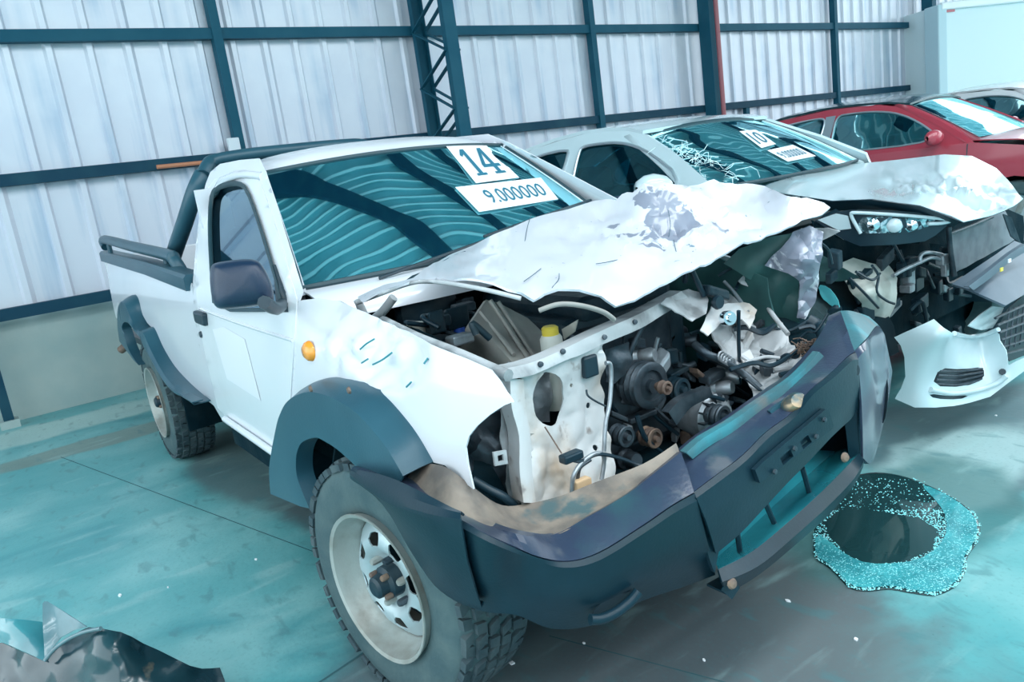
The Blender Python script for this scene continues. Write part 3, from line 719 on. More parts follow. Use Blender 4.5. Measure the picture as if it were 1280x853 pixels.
wr = copy_tree(wf, T, (0., -.74, .357), (0, 0, 0))
for x in (0., 2.9): copy_tree(wf, T, (x, .75, .357), (0, 0, math.pi))

# ================================================================== crushed front of the pickup
# --- bonnet
hoodc = ctl((447, 372, 'y', -.63), (480, 358, 'y', -.60), (520, 345, 'y', -.58), (571, 349, 'y', -.55), (616, 356, 'y', -.52), (652, 365, 'y', -.48), (668, 375, 'y', -.44), (697, 363, 'y', -.38), (725, 363, 'y', -.32), (752, 370, 'y', -.26),
            (770, 381, 'y', -.2), (793, 374, 'y', -.13), (824, 356, 'y', -.04), (865, 340, 'y', .09), (888, 326, 'y', .18), (924, 308, 'y', .34), (969, 290, 'y', .52), (1014, 272, 'y', .68), (1038, 258, 'y', .78),
            (500, 350, 'y', -.6), (548, 326, 'x', 2.55), (629, 288, 'x', 2.56), (697, 262, 'x', 2.60), (743, 252, 'x', 2.66), (770, 249, 'x', 2.80), (797, 234, 'x', 2.93), (824, 230, 'x', 3.0), (865, 229, 'x', 3.02), (906, 227, 'x', 3.0), (956, 234, 'x', 3.0), (983, 245, 'y', .64), (1014, 248, 'y', .74),
            (620, 320, 'x', 2.86), (700, 310, 'x', 2.98), (770, 300, 'x', 3.06), (835, 285, 'x', 3.10), (900, 275, 'x', 3.16))
HOODS = TPS(hoodc, .0005)
hood = [(447, 372), (480, 357), (516, 345), (530, 338), (548, 326), (590, 305), (629, 288), (665, 273), (697, 262), (743, 252), (770, 249), (784, 240), (797, 234), (824, 230), (845, 232), (865, 229), (906, 227), (933, 229), (956, 234), (983, 245), (1014, 248), (1030, 252), (1038, 258), (1028, 266), (1014, 272), (969, 290), (924, 308), (900, 320), (888, 328), (875, 334), (865, 340), (845, 348), (824, 356), (805, 368), (793, 376), (770, 382), (760, 376), (752, 370), (725, 363), (697, 363), (680, 368), (668, 376), (652, 366), (616, 356), (571, 349), (545, 346), (516, 348), (480, 362), (452, 377)]
pk = W(850, 275, x=3.1)
def hcr(p):
    d = max(0, 1-(p-pk).length/.55)
    return .020*d*(abs(nz3(p, 8, 1))*2.2-.6)+.016*d*(abs(nz3(p, 17, 4))*2-.5)+.007*(abs(nz3(p, 4, 9))*2-.5)+(.012*nz3(p, 5.5, 12))
hm = damaged_white('scraped_white_bonnet', tuple(W(835, 270, x=3.1)), .30)
hd = sheet('bonnet', hood, HOODS, hm, T, 6, thick=.006, crumple=hcr, auto=28)
hd['label'] = 'white bonnet folded up with scraped grey primer'
for pl in ([(664, 268), (659, 285), (656, 302)], [(655, 352), (666, 344), (676, 336)], [(745, 330), (758, 328), (772, 325)], [(690, 360), (698, 350), (699, 342)], [(842, 300), (846, 318), (850, 335)], [(835, 262), (838, 280), (836, 296)], [(548, 330), (566, 320), (582, 314)]):
    tube('paint_crack', [HOODS(*q)+(CAM-HOODS(*q)).normalized()*.006 for q in pl], .0011, FLARE, hd, 5)
# inner reinforcement visible under the lifted edge
tube('bonnet_frame', [HOODS(u, v)+Vector((0, 0, -.03)) for u, v in ((672, 374), (697, 366), (725, 368), (752, 376), (766, 386))], .007, BEIGEBOX, T, 8)
tube('bonnet_edge', [HOODS(u, v)+Vector((0, -.004, -.012)) for u, v in ((447, 374), (480, 361), (516, 348), (545, 347), (580, 351), (616, 358), (652, 367))], .006, DIRTWHITE, T, 8)
# folded steel fin standing at the front left of the bonnet
sheet('bonnet_fold', [(955, 332), (975, 310), (992, 290), (1012, 282), (1029, 290), (1028, 320), (1025, 345), (1020, 378), (1008, 400), (997, 398), (999, 372), (1000, 352), (985, 342)], TPS(ctl((960, 331, 'y', .62), (990, 292, 'y', .68), (1029, 290, 'y', .76), (1025, 345, 'y', .74), (1000, 350, 'y', .66), (1004, 399, 'y', .70), (1012, 330, 'y', .64))),
      damaged_white('torn_bonnet_skin', tuple(W(1000, 340, y=.68)), .5), T, 5, thick=.003, crumple=crump(.03, 14, 6), auto=25)
sheet('bonnet_fold', [(1000, 286), (1035, 285), (1048, 290), (1030, 300), (1008, 300)], lambda u, v: W(u, v, y=.80), DIRTWHITE, T, 8, thick=.003, crumple=crump(.02, 14, 8))
# --- inner panels that close the bay
sheet('inner_wing', [(905, 330), (925, 312), (965, 296), (998, 290), (1000, 330), (998, 400), (1012, 425), (1004, 450), (982, 420), (960, 375), (938, 350)], TPS(ctl((905, 330, 'y', .55), (965, 296, 'y', .66), (998, 290, 'y', .72), (998, 400, 'y', .74), (1012, 425, 'y', .78), (982, 420, 'y', .72), (938, 350, 'y', .6))), GREENIN, T, 9, thick=.004, crumple=crump(.025, 7, 2))
rin = TPS(ctl((430, 378, 'y', -.60), (560, 430, 'y', -.60), (640, 470, 'y', -.60), (560, 360, 'y', -.60), (640, 400, 'y', -.60)))
sheet('inner_wing', [(2.42, .62), (2.42, 1.02), (2.9, .99), (3.25, .93), (3.28, .5), (2.95, .82), (2.6, .6)], lambda x, z: Vector((x, -.58, z)), WELL, T, .06, thick=.004, flip=FLIP)
tube('wing_rail', [sideo(-.03)(u, v)+Vector((0, .02, -.012)) for u, v in ((470, 398), (510, 418), (560, 438), (605, 458), (625, 466))], .014, DIRTWHITE, T, 8)
box('bay_floor', (2.95, 0, .42), (1.0, 1.2, .03), WELL, T)
sheet('inner_wing', [(2.42, .5), (2.42, 1.05), (2.9, 1.02), (3.2, .92), (3.25, .5)], lambda x, z: Vector((x, .60, z)), GREENIN, T, .06, thick=.004, crumple=crump(.03, 6, 5), flip=FLIP)
# --- front panel with lamp opening, crossbar
FP = TPS(ctl((630, 465, 'x', 3.40), (690, 450, 'x', 3.33), (760, 430, 'x', 3.28), (648, 540, 'x', 3.40), (760, 525, 'x', 3.27), (770, 600, 'x', 3.30), (700, 630, 'x', 3.38), (655, 630, 'x', 3.42), (690, 530, 'x', 3.31)))
hole = [(686+20*math.cos(a), 499+34*math.sin(a)) for a in [i*math.pi/14 for i in range(28)]]
small = [[(u+r*math.cos(i*math.pi/4), v+r*1.3*math.sin(i*math.pi/4)) for i in range(8)] for u, v, r in ((738, 459, 7), (652, 491, 4), (663, 571, 4), (738, 507, 3), (716, 482, 2.2), (746, 560, 3))]
fpn = sheet('radiator_support', [(636, 474), (654, 470), (680, 459), (717, 443), (755, 429), (756, 455), (753, 480), (758, 500), (759, 525), (764, 550), (769, 575), (771, 602), (772, 640), (736, 650), (700, 655), (661, 650), (650, 608), (648, 570), (647, 540), (640, 510)], FP, RUSTWHITE, T, 4, [hole]+small, thick=.004, crumple=crump(.016, 11, 3), auto=35)
fpn['label'] = 'white inner front panel with rust stains'
# ducting behind the round opening
sheet('lamp_bucket', [(662, 462), (712, 462), (714, 540), (662, 540)], lambda u, v: FP(u, v)+Vector((-.10, .02, 0)), ALU, T, 8, thick=.003, crumple=crump(.03, 10, 4))
def strip(name, top, bot, S, m, parent, off=.0, back=.03, thick=.004):
    """pressed channel between two picture lines lying on depth S"""
    n = max(len(top), len(bot)); a = catmull([(*p, 0) for p in top], 4); b = catmull([(*p, 0) for p in bot], 4); n = min(len(a), len(b))
    rows = []
    for i in range(n):
        p = a[round(i*(len(a)-1)/(n-1))]; q = b[round(i*(len(b)-1)/(n-1))]
        A, B = S(p.x, p.y), S(q.x, q.y); d = (CAM-A).normalized()*off; bk = Vector((-back, 0, 0))
        rows.append([A+bk, A+d, A.lerp(B, .3)+d*1.2, A.lerp(B, .7)+d*1.2, B+d, B+bk])
    return loft(name, rows, m, parent, thick=thick, auto=40)
CB = TPS(ctl((625, 462, 'x', 3.40), (690, 446, 'x', 3.34), (755, 415, 'x', 3.28), (820, 382, 'x', 3.20), (865, 362, 'x', 3.16), (654, 471, 'x', 3.40), (755, 430, 'x', 3.28), (830, 392, 'x', 3.2)))
strip('crossbar', [(624, 462), (655, 456), (684, 446), (718, 430), (751, 414), (792, 396), (819, 382), (852, 364)], [(640, 474), (668, 468), (706, 451), (728, 443), (755, 430), (800, 411), (828, 394), (862, 374)], CB, DIRTWHITE, T, .012, .05)
strip('support_post', [(638, 474), (640, 510), (649, 545), (650, 590), (655, 628)], [(652, 474), (655, 510), (661, 545), (663, 590), (668, 630)], FP, RUSTWHITE, T, .02, .04)
sheet('bent_tab', [(827, 378), (845, 366), (861, 361), (878, 366), (886, 374), (884, 390), (866, 401), (850, 391)], TPS(ctl((827, 378, 'x', 3.22), (861, 361, 'x', 3.14), (886, 374, 'x', 3.2), (866, 401, 'x', 3.28))), DIRTWHITE, T, 5, thick=.004, crumple=crump(.012, 16, 2))
for u, v in ((700, 441), (752, 423), (790, 404), (672, 457)): lathe('bolt', [(0, .006), (.007, .005), (.008, 0)], CB(u, v)+Vector((.012, 0, .004)), (1, -.2, .3), DARKGREY, T, 8)
# black clip, rust streak bracket, bent tube and wiring on the panel
box('relay', W(737, 458, x=3.29), (.02, .05, .06), BLACK, T, .006)
tube('brake_pipe', [W(757, 454, x=3.31), W(763, 456, x=3.31), W(764, 475, x=3.31), W(762, 505, x=3.32), W(757, 530, x=3.33), W(755, 565, x=3.34)], .006, ALU, T, 8)
tube('wire', [W(733, 488, x=3.32), W(735, 495, x=3.33), W(745, 502, x=3.33), W(757, 508, x=3.33)], .003, BLACK, T, 6)
tube('wire', [W(681, 534, x=3.36), W(690, 548, x=3.37), W(702, 567, x=3.39)], .002, RUSTMETAL, T, 6)
tube('wire', [W(704, 571, x=3.42), W(725, 577, x=3.43), W(748, 568, x=3.43), W(775, 573, x=3.44), W(800, 582, x=3.46), W(816, 581, x=3.5)], .005, BLACK, T, 6)
tube('wire', [W(715, 617, x=3.42), W(717, 595, x=3.43), W(728, 578, x=3.43), W(745, 567, x=3.43), W(755, 572, x=3.42), W(752, 600, x=3.42)], .006, ALU, T, 8)
tube('wire', [W(722, 600, x=3.42), W(725, 585, x=3.43), W(738, 575, x=3.43)], .005, DARKGREY, T, 8)
box('wire_plug', W(714, 571, x=3.42), (.03, .06, .022), BLACK, T, .005)
box('connector', W(727, 605, x=3.43), (.02, .045, .028), TANCONN, T, .004); box('connector', W(733, 602, x=3.43), (.02, .02, .02), TANCONN, T, .003)
# small bracket square beside the lamp pocket
sheet('clip_bracket', [(617, 566), (633, 563), (635, 580), (619, 583)], lambda u, v: W(u, v, x=3.44), DIRTWHITE, T, 6, [[(622, 570), (629, 568), (630, 576), (623, 578)]], thick=.006)
# lamp pocket behind the fender edge
sheet('lamp_pocket', [(583, 548), (600, 530), (630, 508), (642, 505), (650, 560), (655, 632), (610, 634), (592, 612), (582, 566)], lambda u, v: W(u, v, x=3.28), DARKGREY, T, 8, thick=.004, crumple=crump(.04, 9, 7))
sheet('lamp_pocket_flange', [(628, 512), (640, 508), (646, 560), (652, 630), (640, 632), (634, 600), (628, 570), (624, 545)], lambda u, v: W(u, v, x=3.34), DIRTWHITE, T, 6, thick=.004, crumple=crump(.02, 12, 8))
tube('hose', [W(590, 600, x=3.36), W(610, 612, x=3.38), W(630, 622, x=3.4), W(645, 635, x=3.4)], .012, BLACK, T, 8)
# --- air filter box, washer tank, battery and bits under the bonnet
AF = TPS(ctl((588, 402, 'y', -.42), (610, 374, 'y', -.36), (650, 392, 'y', -.26), (682, 420, 'y', -.22), (676, 450, 'y', -.30), (640, 455, 'y', -.42)))
rows = []
for k, off in ((1.0, 0.), (1.06, -.012), (1.06, -.03), (1.0, -.035), (.96, -.14)):
    base_ = [(589, 403), (608, 375), (624, 379), (660, 398), (680, 417), (681, 432), (672, 449), (642, 455), (632, 444), (612, 422)]
    rows.append([AF(635+(u-635)*k, 418+(v-418)*k)+Vector((-1.1*off*-1, 0, off))*1.0 for u, v in base_])
af = empty('air_filter_box', AF(635, 418), T)
loft('filter_lid', rows, BEIGEBOX, af, closed=True, caps=True, auto=30, flipn=True)
for a, b in (((612, 378), (660, 452)), ((622, 380), (668, 450)), ((600, 392), (642, 446))): tube('lid_rib', [AF(*a)+Vector((.004, 0, .006)), AF((a[0]+b[0])/2, (a[1]+b[1])/2)+Vector((.004, 0, .008)), AF(*b)+Vector((.004, 0, .006))], .007, BEIGEBOX, af, 6)
tk = empty('washer_tank', W(690, 430, y=-.30), T)
c = W(691, 440, y=-.30)
lathe('tank_neck', [(0, .05), (.026, .05), (.032, .04), (.034, -.05), (.05, -.10), (.05, -.16)], c, (0, 0, 1), TANK, tk, 20)
lathe('cap', [(0, .075), (.018, .075), (.024, .070), (.024, .05)], c, (0, 0, 1), YELLOW, tk, 20)['label'] = 'yellow washer tank cap'
sheet('tank_bracket', [(702, 412), (722, 400), (718, 415), (705, 425)], lambda u, v: W(u, v, y=-.22), TANK, T, 5, thick=.004)
box('battery', W(545, 425, y=-.40)+Vector((0, 0, -.08)), (.26, .18, .2), DARKGREY, T, .02)
lathe('blue_cap', [(0, .02), (.018, .02), (.02, 0)], W(575, 417, y=-.38), (0, 0, 1), BLUECAP, T, 14)
lathe('reservoir_cap', [(0, .03), (.028, .03), (.03, 0), (.02, 0), (.02, -.06)], W(521, 416, y=-.52), (0, 0, 1), TANK, T, 14)
rb_ = random.Random(11)
for i in range(26):
    u, v = rb_.uniform(475, 600), rb_.uniform(378, 425); u2 = u+rb_.uniform(-14, 14)
    y = -.42+rb_.uniform(-.1, .25); p = W(u, v, y=y); p.z = min(p.z, .98)
    if i % 3: box(rb_.choice(('relay_box', 'brake_booster_bracket', 'engine_mount', 'wiring_block')), p, (rb_.uniform(.03, .09), rb_.uniform(.03, .09), rb_.uniform(.02, .07)), rb_.choice((DARK, DARKGREY, BLACK, ALU, DARK)), T, .006, ax=(1, rb_.uniform(-.5, .5), rb_.uniform(-.3, .3)), ay=(0, 1, 0))
    else: tube('hose', [p, p+Vector((rb_.uniform(-.1, .1), rb_.uniform(-.1, .1), .03)), p+Vector((rb_.uniform(-.2, .1), rb_.uniform(0, .2), -.02))], rb_.uniform(.006, .014), rb_.choice((BLACK, DARKGREY, DARK)), T, 8)
lathe('brake_booster', [(0, .06), (.05, .055), (.11, .03), (.12, 0), (.11, -.03), (0, -.05)], (2.52, -.34, .98), (1, 0, 0), DARK, T, 24)
tube('strut_brace', [W(447, 375, y=-.62), W(460, 400, y=-.6), W(476, 392, y=-.58), W(492, 372, y=-.55)], .014, DIRTWHITE, T, 8)

# --- engine
EN = empty('engine', (2.95, .05, .6), T)
box('engine_block', (2.78, .08, .68), (.58, .52, .50), DARK, EN, .03)
box('cylinder_head', (2.80, .08, .95), (.56, .40, .08), DARK, EN, .03)
box('timing_cover', (3.07, .04, .68), (.05, .42, .44), DARKGREY, EN, .03)
def pulley(name, u, v, xs, rpx, m, grooves=3, hub=True):
    p = W(u, v, x=xs); s = (p-CAM).dot(FF)/FPX; r = rpx*s; pf = [(0, .0)]
    if hub: pf = [(0, .02), (r*.28, .02), (r*.30, .004)]
    pf += [(r*.62, .0), (r*.66, .010), (r*.92, .010)]
    for g in range(grooves): pf += [(r, .006-g*.022), (r*.86, -.004-g*.022), (r, -.014-g*.022)]
    pf += [(r*.5, -.016-grooves*.022), (0, -.016-grooves*.022)]
    return lathe(name, pf, p, (1, 0, 0), m, EN, 32)
pulley('fan_pulley', 812, 482, 3.17, 30, DARKGREY, 4); pulley('fan_hub', 832, 485, 3.25, 9, RUSTMETAL, 1); pulley('idler_pulley', 851, 487, 3.16, 15, DARK, 2)
pulley('crank_pulley', 781, 546, 3.22, 14, DARKGREY, 2); pulley('tensioner_pulley', 817, 548, 3.20, 13, RUSTMETAL, 2)
alt = W(888, 520, x=3.24); lathe('alternator', [(0, .05), (.03, .05), (.035, .045), (.055, .04), (.075, .02), (.078, -.04), (.07, -.10), (0, -.11)], alt, (1, -.1, 0), ALU, EN, 28)
for k in range(14):
    a = 2*math.pi*k/14; box('alternator_fin', alt+Vector((.025, .064*math.cos(a), .064*math.sin(a))), (.03, .006, .024), DARKGREY, EN, 0, ay=(0, -math.sin(a), math.cos(a)), az=(0, math.cos(a), math.sin(a)))
pulley('alternator_pulley', 902, 521, 3.31, 15, DARKGREY, 3)
strip('alternator_bracket', [(836, 516), (846, 504), (860, 495), (880, 487), (887, 484)], [(846, 532), (856, 518), (866, 508), (884, 499), (891, 494)], lambda u, v: W(u, v, x=3.31), DARKGREY, EN, .01, .03)
# belt
tube('drive_belt', [W(796, 520, x=3.19), W(805, 545, x=3.2), W(822, 562, x=3.2), W(850, 580, x=3.2)], .008, BLACK, EN, 6)
tube('drive_belt', [W(868, 495, x=3.27), W(885, 495, x=3.28), W(905, 500, x=3.29)], .007, BLACK, EN, 6)
r2 = random.Random(21)
spots = [(795, 430, 3.1), (808, 445, 3.12), (830, 430, 3.05), (850, 440, 3.08), (825, 455, 3.15), (790, 460, 3.1), (845, 465, 3.1), (868, 455, 3.1), (880, 440, 3.12), (862, 425, 3.05), (800, 520, 3.12), (840, 560, 3.15), (860, 545, 3.15), (790, 575, 3.15), (770, 520, 3.15), (775, 480, 3.12), (890, 470, 3.18), (905, 485, 3.2), (920, 500, 3.2), (930, 520, 3.2), (845, 410, 3.0), (820, 415, 3.0), (870, 575, 3.2), (780, 500, 3.1), (860, 470, 3.12), (915, 470, 3.18), (900, 455, 3.15), (925, 480, 3.2), (835, 445, 3.1), (805, 460, 3.1), (875, 470, 3.16), (782, 440, 3.08), (768, 455, 3.1)]
names = ('casting', 'bracket', 'sensor', 'pump_body', 'mount')
for i, (u, v, x) in enumerate(spots):
    p = W(u, v, x=x); m = r2.choice((DARK, DARKGREY, DARKGREY, ALU, RUSTMETAL, BLACK)); nm = names[i % 5]
    k = i % 4
    if k == 0: box(nm, p, (.05, r2.uniform(.03, .09), r2.uniform(.02, .06)), m, EN, .008, ay=(0, 1, r2.uniform(-.8, .8)), ax=(1, 0, r2.uniform(-.4, .4)))
    elif k == 1: lathe(nm, [(0, .03), (.02, .03), (.025, .02), (.025, -.02), (.035, -.03), (.035, -.05)], p, (1, r2.uniform(-.6, .6), r2.uniform(-.3, .6)), m, EN, 14)
    elif k == 2: box(nm, p, (.04, r2.uniform(.06, .12), .018), m, EN, .004, ay=(0, 1, r2.uniform(-1, 1)))
    else:
        q = [p]; d = Vector((r2.uniform(-.03, .03), r2.uniform(-.07, .07), r2.uniform(-.07, .07)))
        for _ in range(3): d = d+Vector((r2.uniform(-.02, .02), r2.uniform(-.03, .03), r2.uniform(-.03, .03))); q.append(q[-1]+d)
        tube('hose', q, r2.uniform(.006, .013), BLACK if m is RUSTMETAL else m, EN, 8)
r3 = random.Random(77)
for i in range(70):
    u, v = r3.uniform(766, 930), r3.uniform(405, 590)
    if v > 600-(u-766)*.55: continue
    p = W(u, v, x=3.04+r3.uniform(0, .10)); m = r3.choice((DARK, DARKGREY, DARK, BLACK, ALU, RUSTMETAL, DARKGREY))
    if i % 3 == 0: lathe('fastener', [(0, .014), (.007, .013), (.010, .008), (.013, .0), (.013, -.03)], p, (1, r3.uniform(-.5, .5), r3.uniform(-.3, .6)), m, EN, 10)
    elif i % 3 == 1: box(names[i % 5], p, (.03, r3.uniform(.015, .06), r3.uniform(.012, .04)), m, EN, .004, ay=(0, 1, r3.uniform(-1, 1)), ax=(1, r3.uniform(-.4, .4), 0))
    else:
        d = Vector((.02, r3.uniform(-.06, .06), r3.uniform(-.06, .06))); tube('engine_pipe', [p, p+d, p+d*1.8+Vector((0, r3.uniform(-.03, .03), r3.uniform(-.03, .03)))], r3.uniform(.003, .008), BLACK if m is RUSTMETAL else m, EN, 7)
# plate left of the engine (grey dirty), hoses
sheet('fan_shroud', [(758, 438), (786, 428), (790, 450), (782, 470), (770, 480), (757, 478)], lambda u, v: W(u, v, x=3.2), DARKGREY, T, 6, thick=.004, crumple=crump(.02, 14, 3))
tube('coolant_hose', [W(868, 430, x=3.2), W(882, 442, x=3.24), W(905, 452, x=3.27), W(930, 468, x=3.3), W(952, 488, x=3.36)], .013, DARKGREY, EN, 10)
for k in range(5): tube('hose_coil', [W(902+k*3.2+4*math.cos(a), 446+k*2+6*math.sin(a), x=3.28) for a in [i*math.pi/4 for i in range(8)]], .004, ALU, EN, 6, closed=True, k=2)
# --- crushed left apron
APC = TPS(ctl((877, 412, 'x', 3.20), (890, 384, 'x', 3.12), (934, 352, 'x', 3.0), (952, 371, 'x', 3.08), (982, 416, 'x', 3.25), (1006, 457, 'x', 3.42), (945, 502, 'x', 3.42), (915, 457, 'x', 3.26), (940, 420, 'x', 3.16)))
ap = sheet('crushed_apron', [(884, 392), (905, 372), (934, 352), (952, 371), (968, 393), (985, 420), (1006, 455), (980, 480), (945, 503), (938, 480), (925, 462), (912, 452), (895, 425)], APC, DIRTWHITE, T, 5, thick=.004, crumple=crump(.03, 11, 5), auto=25)
ap['label'] = 'crumpled white inner wing panel'
sheet('bent_bracket', [(878, 410), (890, 383), (905, 379), (932, 376), (946, 388), (938, 410), (928, 398), (905, 396), (898, 408), (887, 418)], TPS(ctl((878, 410, 'x', 3.26), (890, 383, 'x', 3.2), (932, 376, 'x', 3.18), (938, 410, 'x', 3.26))), RUSTWHITE, T, 5, thick=.004, crumple=crump(.02, 18, 6))
lathe('tow_eye', [(0, .02), (.012, .02), (.014, .008), (.022, .008), (.024, 0), (.024, -.02)], W(911, 398, x=3.28), (1, -.4, .2), CHROME, T, 16)
sheet('torn_panel', [(925, 352), (943, 335), (955, 330), (948, 345), (955, 360), (942, 364)], lambda u, v: W(u, v, x=3.12), DIRTWHITE, T, 5, thick=.003, crumple=crump(.02, 18, 6))
tube('brace_rod', [W(948, 362, x=3.1), W(962, 388, x=3.2), W(985, 418, x=3.32)], .008, DIRTWHITE, T, 8)
tube('brace_rod', [W(905, 352, x=3.05), W(918, 366, x=3.1), W(935, 390, x=3.2)], .006, ALU, T, 8)
tube('cable', [W(898, 345, x=3.02), W(915, 336, x=3.05), W(925, 345, x=3.06), W(920, 362, x=3.1)], .006, BLACK, T, 8)
tube('cable', [W(856, 352, x=3.15), W(860, 330, x=3.2), W(868, 345, x=3.2), W(880, 370, x=3.2)], .009, BLACK, T, 8)
box('bonnet_latch', W(893, 366, x=3.2), (.05, .10, .035), DARK, T, .008, ay=(0, 1, -.4)); lathe('latch_ring', [(0, .01), (.02, .01), (.024, 0), (.02, -.01)], W(897, 378, x=3.24), (1, 0, 0), BLACK, T, 14)
for i in range(14):
    a = (r2.uniform(900, 990), r2.uniform(400, 480)); p = APC(*a)+Vector((.03, 0, .01)); d = Vector((.03, r2.uniform(-.02, .08), r2.uniform(-.05, .03)))
    tube('wire' if i % 2 else 'hose', [p, p+d, p+d*2+Vector((.01, r2.uniform(-.03, .03), -.02)), p+d*3], r2.uniform(.004, .011), r2.choice((BLACK, DARKGREY, DARK, DIRTWHITE, BLACK)), T, 7)
for i in range(10):
    p = APC(r2.uniform(895, 975), r2.uniform(395, 470))+Vector((.02, 0, 0)); box('broken_bracket', p, (r2.uniform(.02, .05), r2.uniform(.03, .09), r2.uniform(.01, .03)), r2.choice((DIRTWHITE, RUSTWHITE, DARK, DARKGREY, BLACK)), T, .003, ax=(1, r2.uniform(-1, 1), r2.uniform(-1, 1)), ay=(r2.uniform(-1, 1)*.3, 1, r2.uniform(-1, 1)))
fb = []
for i in range(60):
    p = W(1008+r2.gauss(0, 5), 438+r2.gauss(0, 6), x=3.45); fb.append(tubegeo([p, p+Vector((r2.gauss(0, .009), r2.gauss(0, .009), .008)), p+Vector((r2.gauss(0, .014), r2.gauss(0, .014), r2.gauss(0, .012)))], .0018, 4, k=2))
tag(mo('frayed_fibre', *join(*fb), RUSTMETAL, T, False), kind='stuff')
tube('tyre_hose', [W(1010, 400, x=3.3), W(1025, 410, x=3.34), W(1030, 430, x=3.4), W(1022, 450, x=3.44)], .022, BLACK, T, 10)

# --- bumper
BM = empty('front_bumper', (3.5, 0, .5), T); BM['label'] = 'dark grey plastic front bumper, bent and scuffed'
def bx(y): return 3.72-(.20*y**4 if y < 0 else .33*y*y)
def BS(o=0.):
    return lambda u, v: hit(lambda p: p.x-bx(p.y)-o, u, v, .3, 5)
def yy(k): return lambda u, v: W(u, v, y=k)
# skin stations: top edge, crease, middle, bottom edge
def dense_rows(rows, k=5):
    cols = list(zip(*rows)); cc = [catmull(c, k) for c in cols]; return [list(r) for r in zip(*cc)]
def shell(name, st, m, k=5, turn=.035):
    rows = []
    for q in st:
        T_, F_, M_, L_ = (S(*p) for p, S in zip(q[:4], q[4]))
        inn_ = (Vector((2.9, 0, T_.z))-T_).normalized()*turn
        rows.append([T_+inn_+Vector((0, 0, -.012)), T_, T_.lerp(F_, .5)+Vector((0, 0, .004)), F_.lerp(T_, .08), F_.lerp(M_, .06), F_.lerp(M_, .5), M_, M_.lerp(L_, .5), L_, L_+inn_+Vector((0, 0, .004))])
    rows = dense_rows(rows, k)
    return rows
SW = lambda a, b, c, d: (yy(a), yy(b), yy(c), yy(d)); SF = (BS(-.09), BS(0), BS(-.012), BS(-.07))
st = [((442, 586), (440, 592), (440, 595), (440, 597), SW(-.91, -.93, -.93, -.92)), ((485, 597), (482, 624), (481, 626), (481, 629), SW(-.89, -.94, -.925, -.91)), ((528, 618), (525, 640), (522, 662), (520, 692), SW(-.87, -.935, -.905, -.86)), ((568, 640), (563, 649), (560, 690), (553, 737), SW(-.85, -.925, -.895, -.85)),
      ((610, 660), (614, 676), (606, 718), (600, 760), SW(-.82, -.89, -.875, -.84)), ((652, 672), (662, 695), (655, 735), (647, 766), (yy(-.80), BS(0), BS(-.012), BS(-.05))), ((692, 672), (705, 707), (700, 748), (692, 783), SF), ((735, 650), (748, 697), (752, 745), (745, 777), SF),
      ((785, 621), (805, 662), (808, 715), (800, 749), SF), ((822, 592), (840, 638), (852, 692), (856, 730), SF), ((852, 568), (868, 622), (884, 684), (893, 716), SF)]
rw = shell('bumper_wing', st, BUMP)
BSK = mat('lit_scuffed_shelf', (.028, .042, .078), .3, col2=(.03, .075, .095), scale=5, thr=(.5, .68), bump=.08, bscale=90, col3=(.10, .11, .13), scale3=9, thr3=(.62, .72))  # bumper plastic painted lighter where the shelf is lit, plus scuffs
loft('wing_shelf', [r[:4] for r in rw], BSK, BM, thick=.006, flipn=True, auto=24); loft('bumper_wing', [r[3:] for r in rw], BUMP, BM, thick=.006, flipn=True, auto=24)
# flat end plate riding on the outside of the wing, with its own crease
tp_ = [((440, 588), (439, 593), (439, 595), (439, 597), SW(-.93, -.938, -.938, -.93)), ((485, 598), (481, 625), (480, 627), (480, 630), SW(-.935, -.955, -.945, -.935)), ((530, 619), (526, 641), (521, 664), (518, 693), SW(-.93, -.95, -.93, -.885)), ((562, 636), (560, 648), (558, 692), (552, 738), SW(-.925, -.944, -.92, -.875)), ((576, 642), (577, 650), (586, 702), (602, 758), SW(-.92, -.934, -.91, -.872))]
rt = shell('wing_end_plate', tp_, BUMP, 4, .012)
loft('wing_end_plate', rt, BUMP, BM, thick=.004, flipn=True, auto=18)
# step where the wing meets the centre section
sheet('wing_step', [(868, 622), (884, 640), (896, 668), (900, 690), (893, 716), (884, 690), (874, 650)], BS(-.012), BUMP, BM, 6, thick=.01, crumple=crump(.006, 20, 2))
# raised moulding over the fog-lamp pocket
fgp = [BS(.0)(*p) for p in ((737, 776), (742, 762), (758, 749), (780, 740), (797, 737))]
tube('fog_moulding', [BS(.004)(*p) for p in ((738, 775), (752, 774), (770, 766), (788, 752), (798, 740))], .012, BUMP, BM, 8)
sheet('fog_recess', smooth_poly([(738, 775), (746, 758), (768, 744), (797, 739), (788, 752), (768, 767), (752, 774)], 1), BS(-.018), mat('dark_hole', (.006, .02, .03), .7), BM, 6, thick=.004)
# tan metal ledge behind the wing top
led = [((500, 604), (520, 582)), ((530, 620), (546, 583)), ((568, 642), (563, 590)), ((610, 661), (597, 616)), ((650, 672), (628, 634)), ((692, 672), (660, 632)), ((735, 651), (702, 622)), ((785, 622), (745, 605)), ((822, 593), (805, 582)), ((852, 569), (846, 556))]
rows = []
for a, b in led:
    S = yy(-.87) if a[0] < 600 else (yy(-.83) if a[0] < 640 else BS(-.09)); A = S(*a); B = W(*b, z=A.z+.012) if a[0] > 640 else W(*b, y=A.y+.05)
    rows.append([A, A.lerp(B, .35)+Vector((0, 0, -.012)), A.lerp(B, .8)+Vector((0, 0, -.008)), B, B+Vector((0, .02, -.06))])
loft('bumper_bracket_ledge', dense_rows(rows, 4), TANRUST, BM, thick=.004, auto=50)
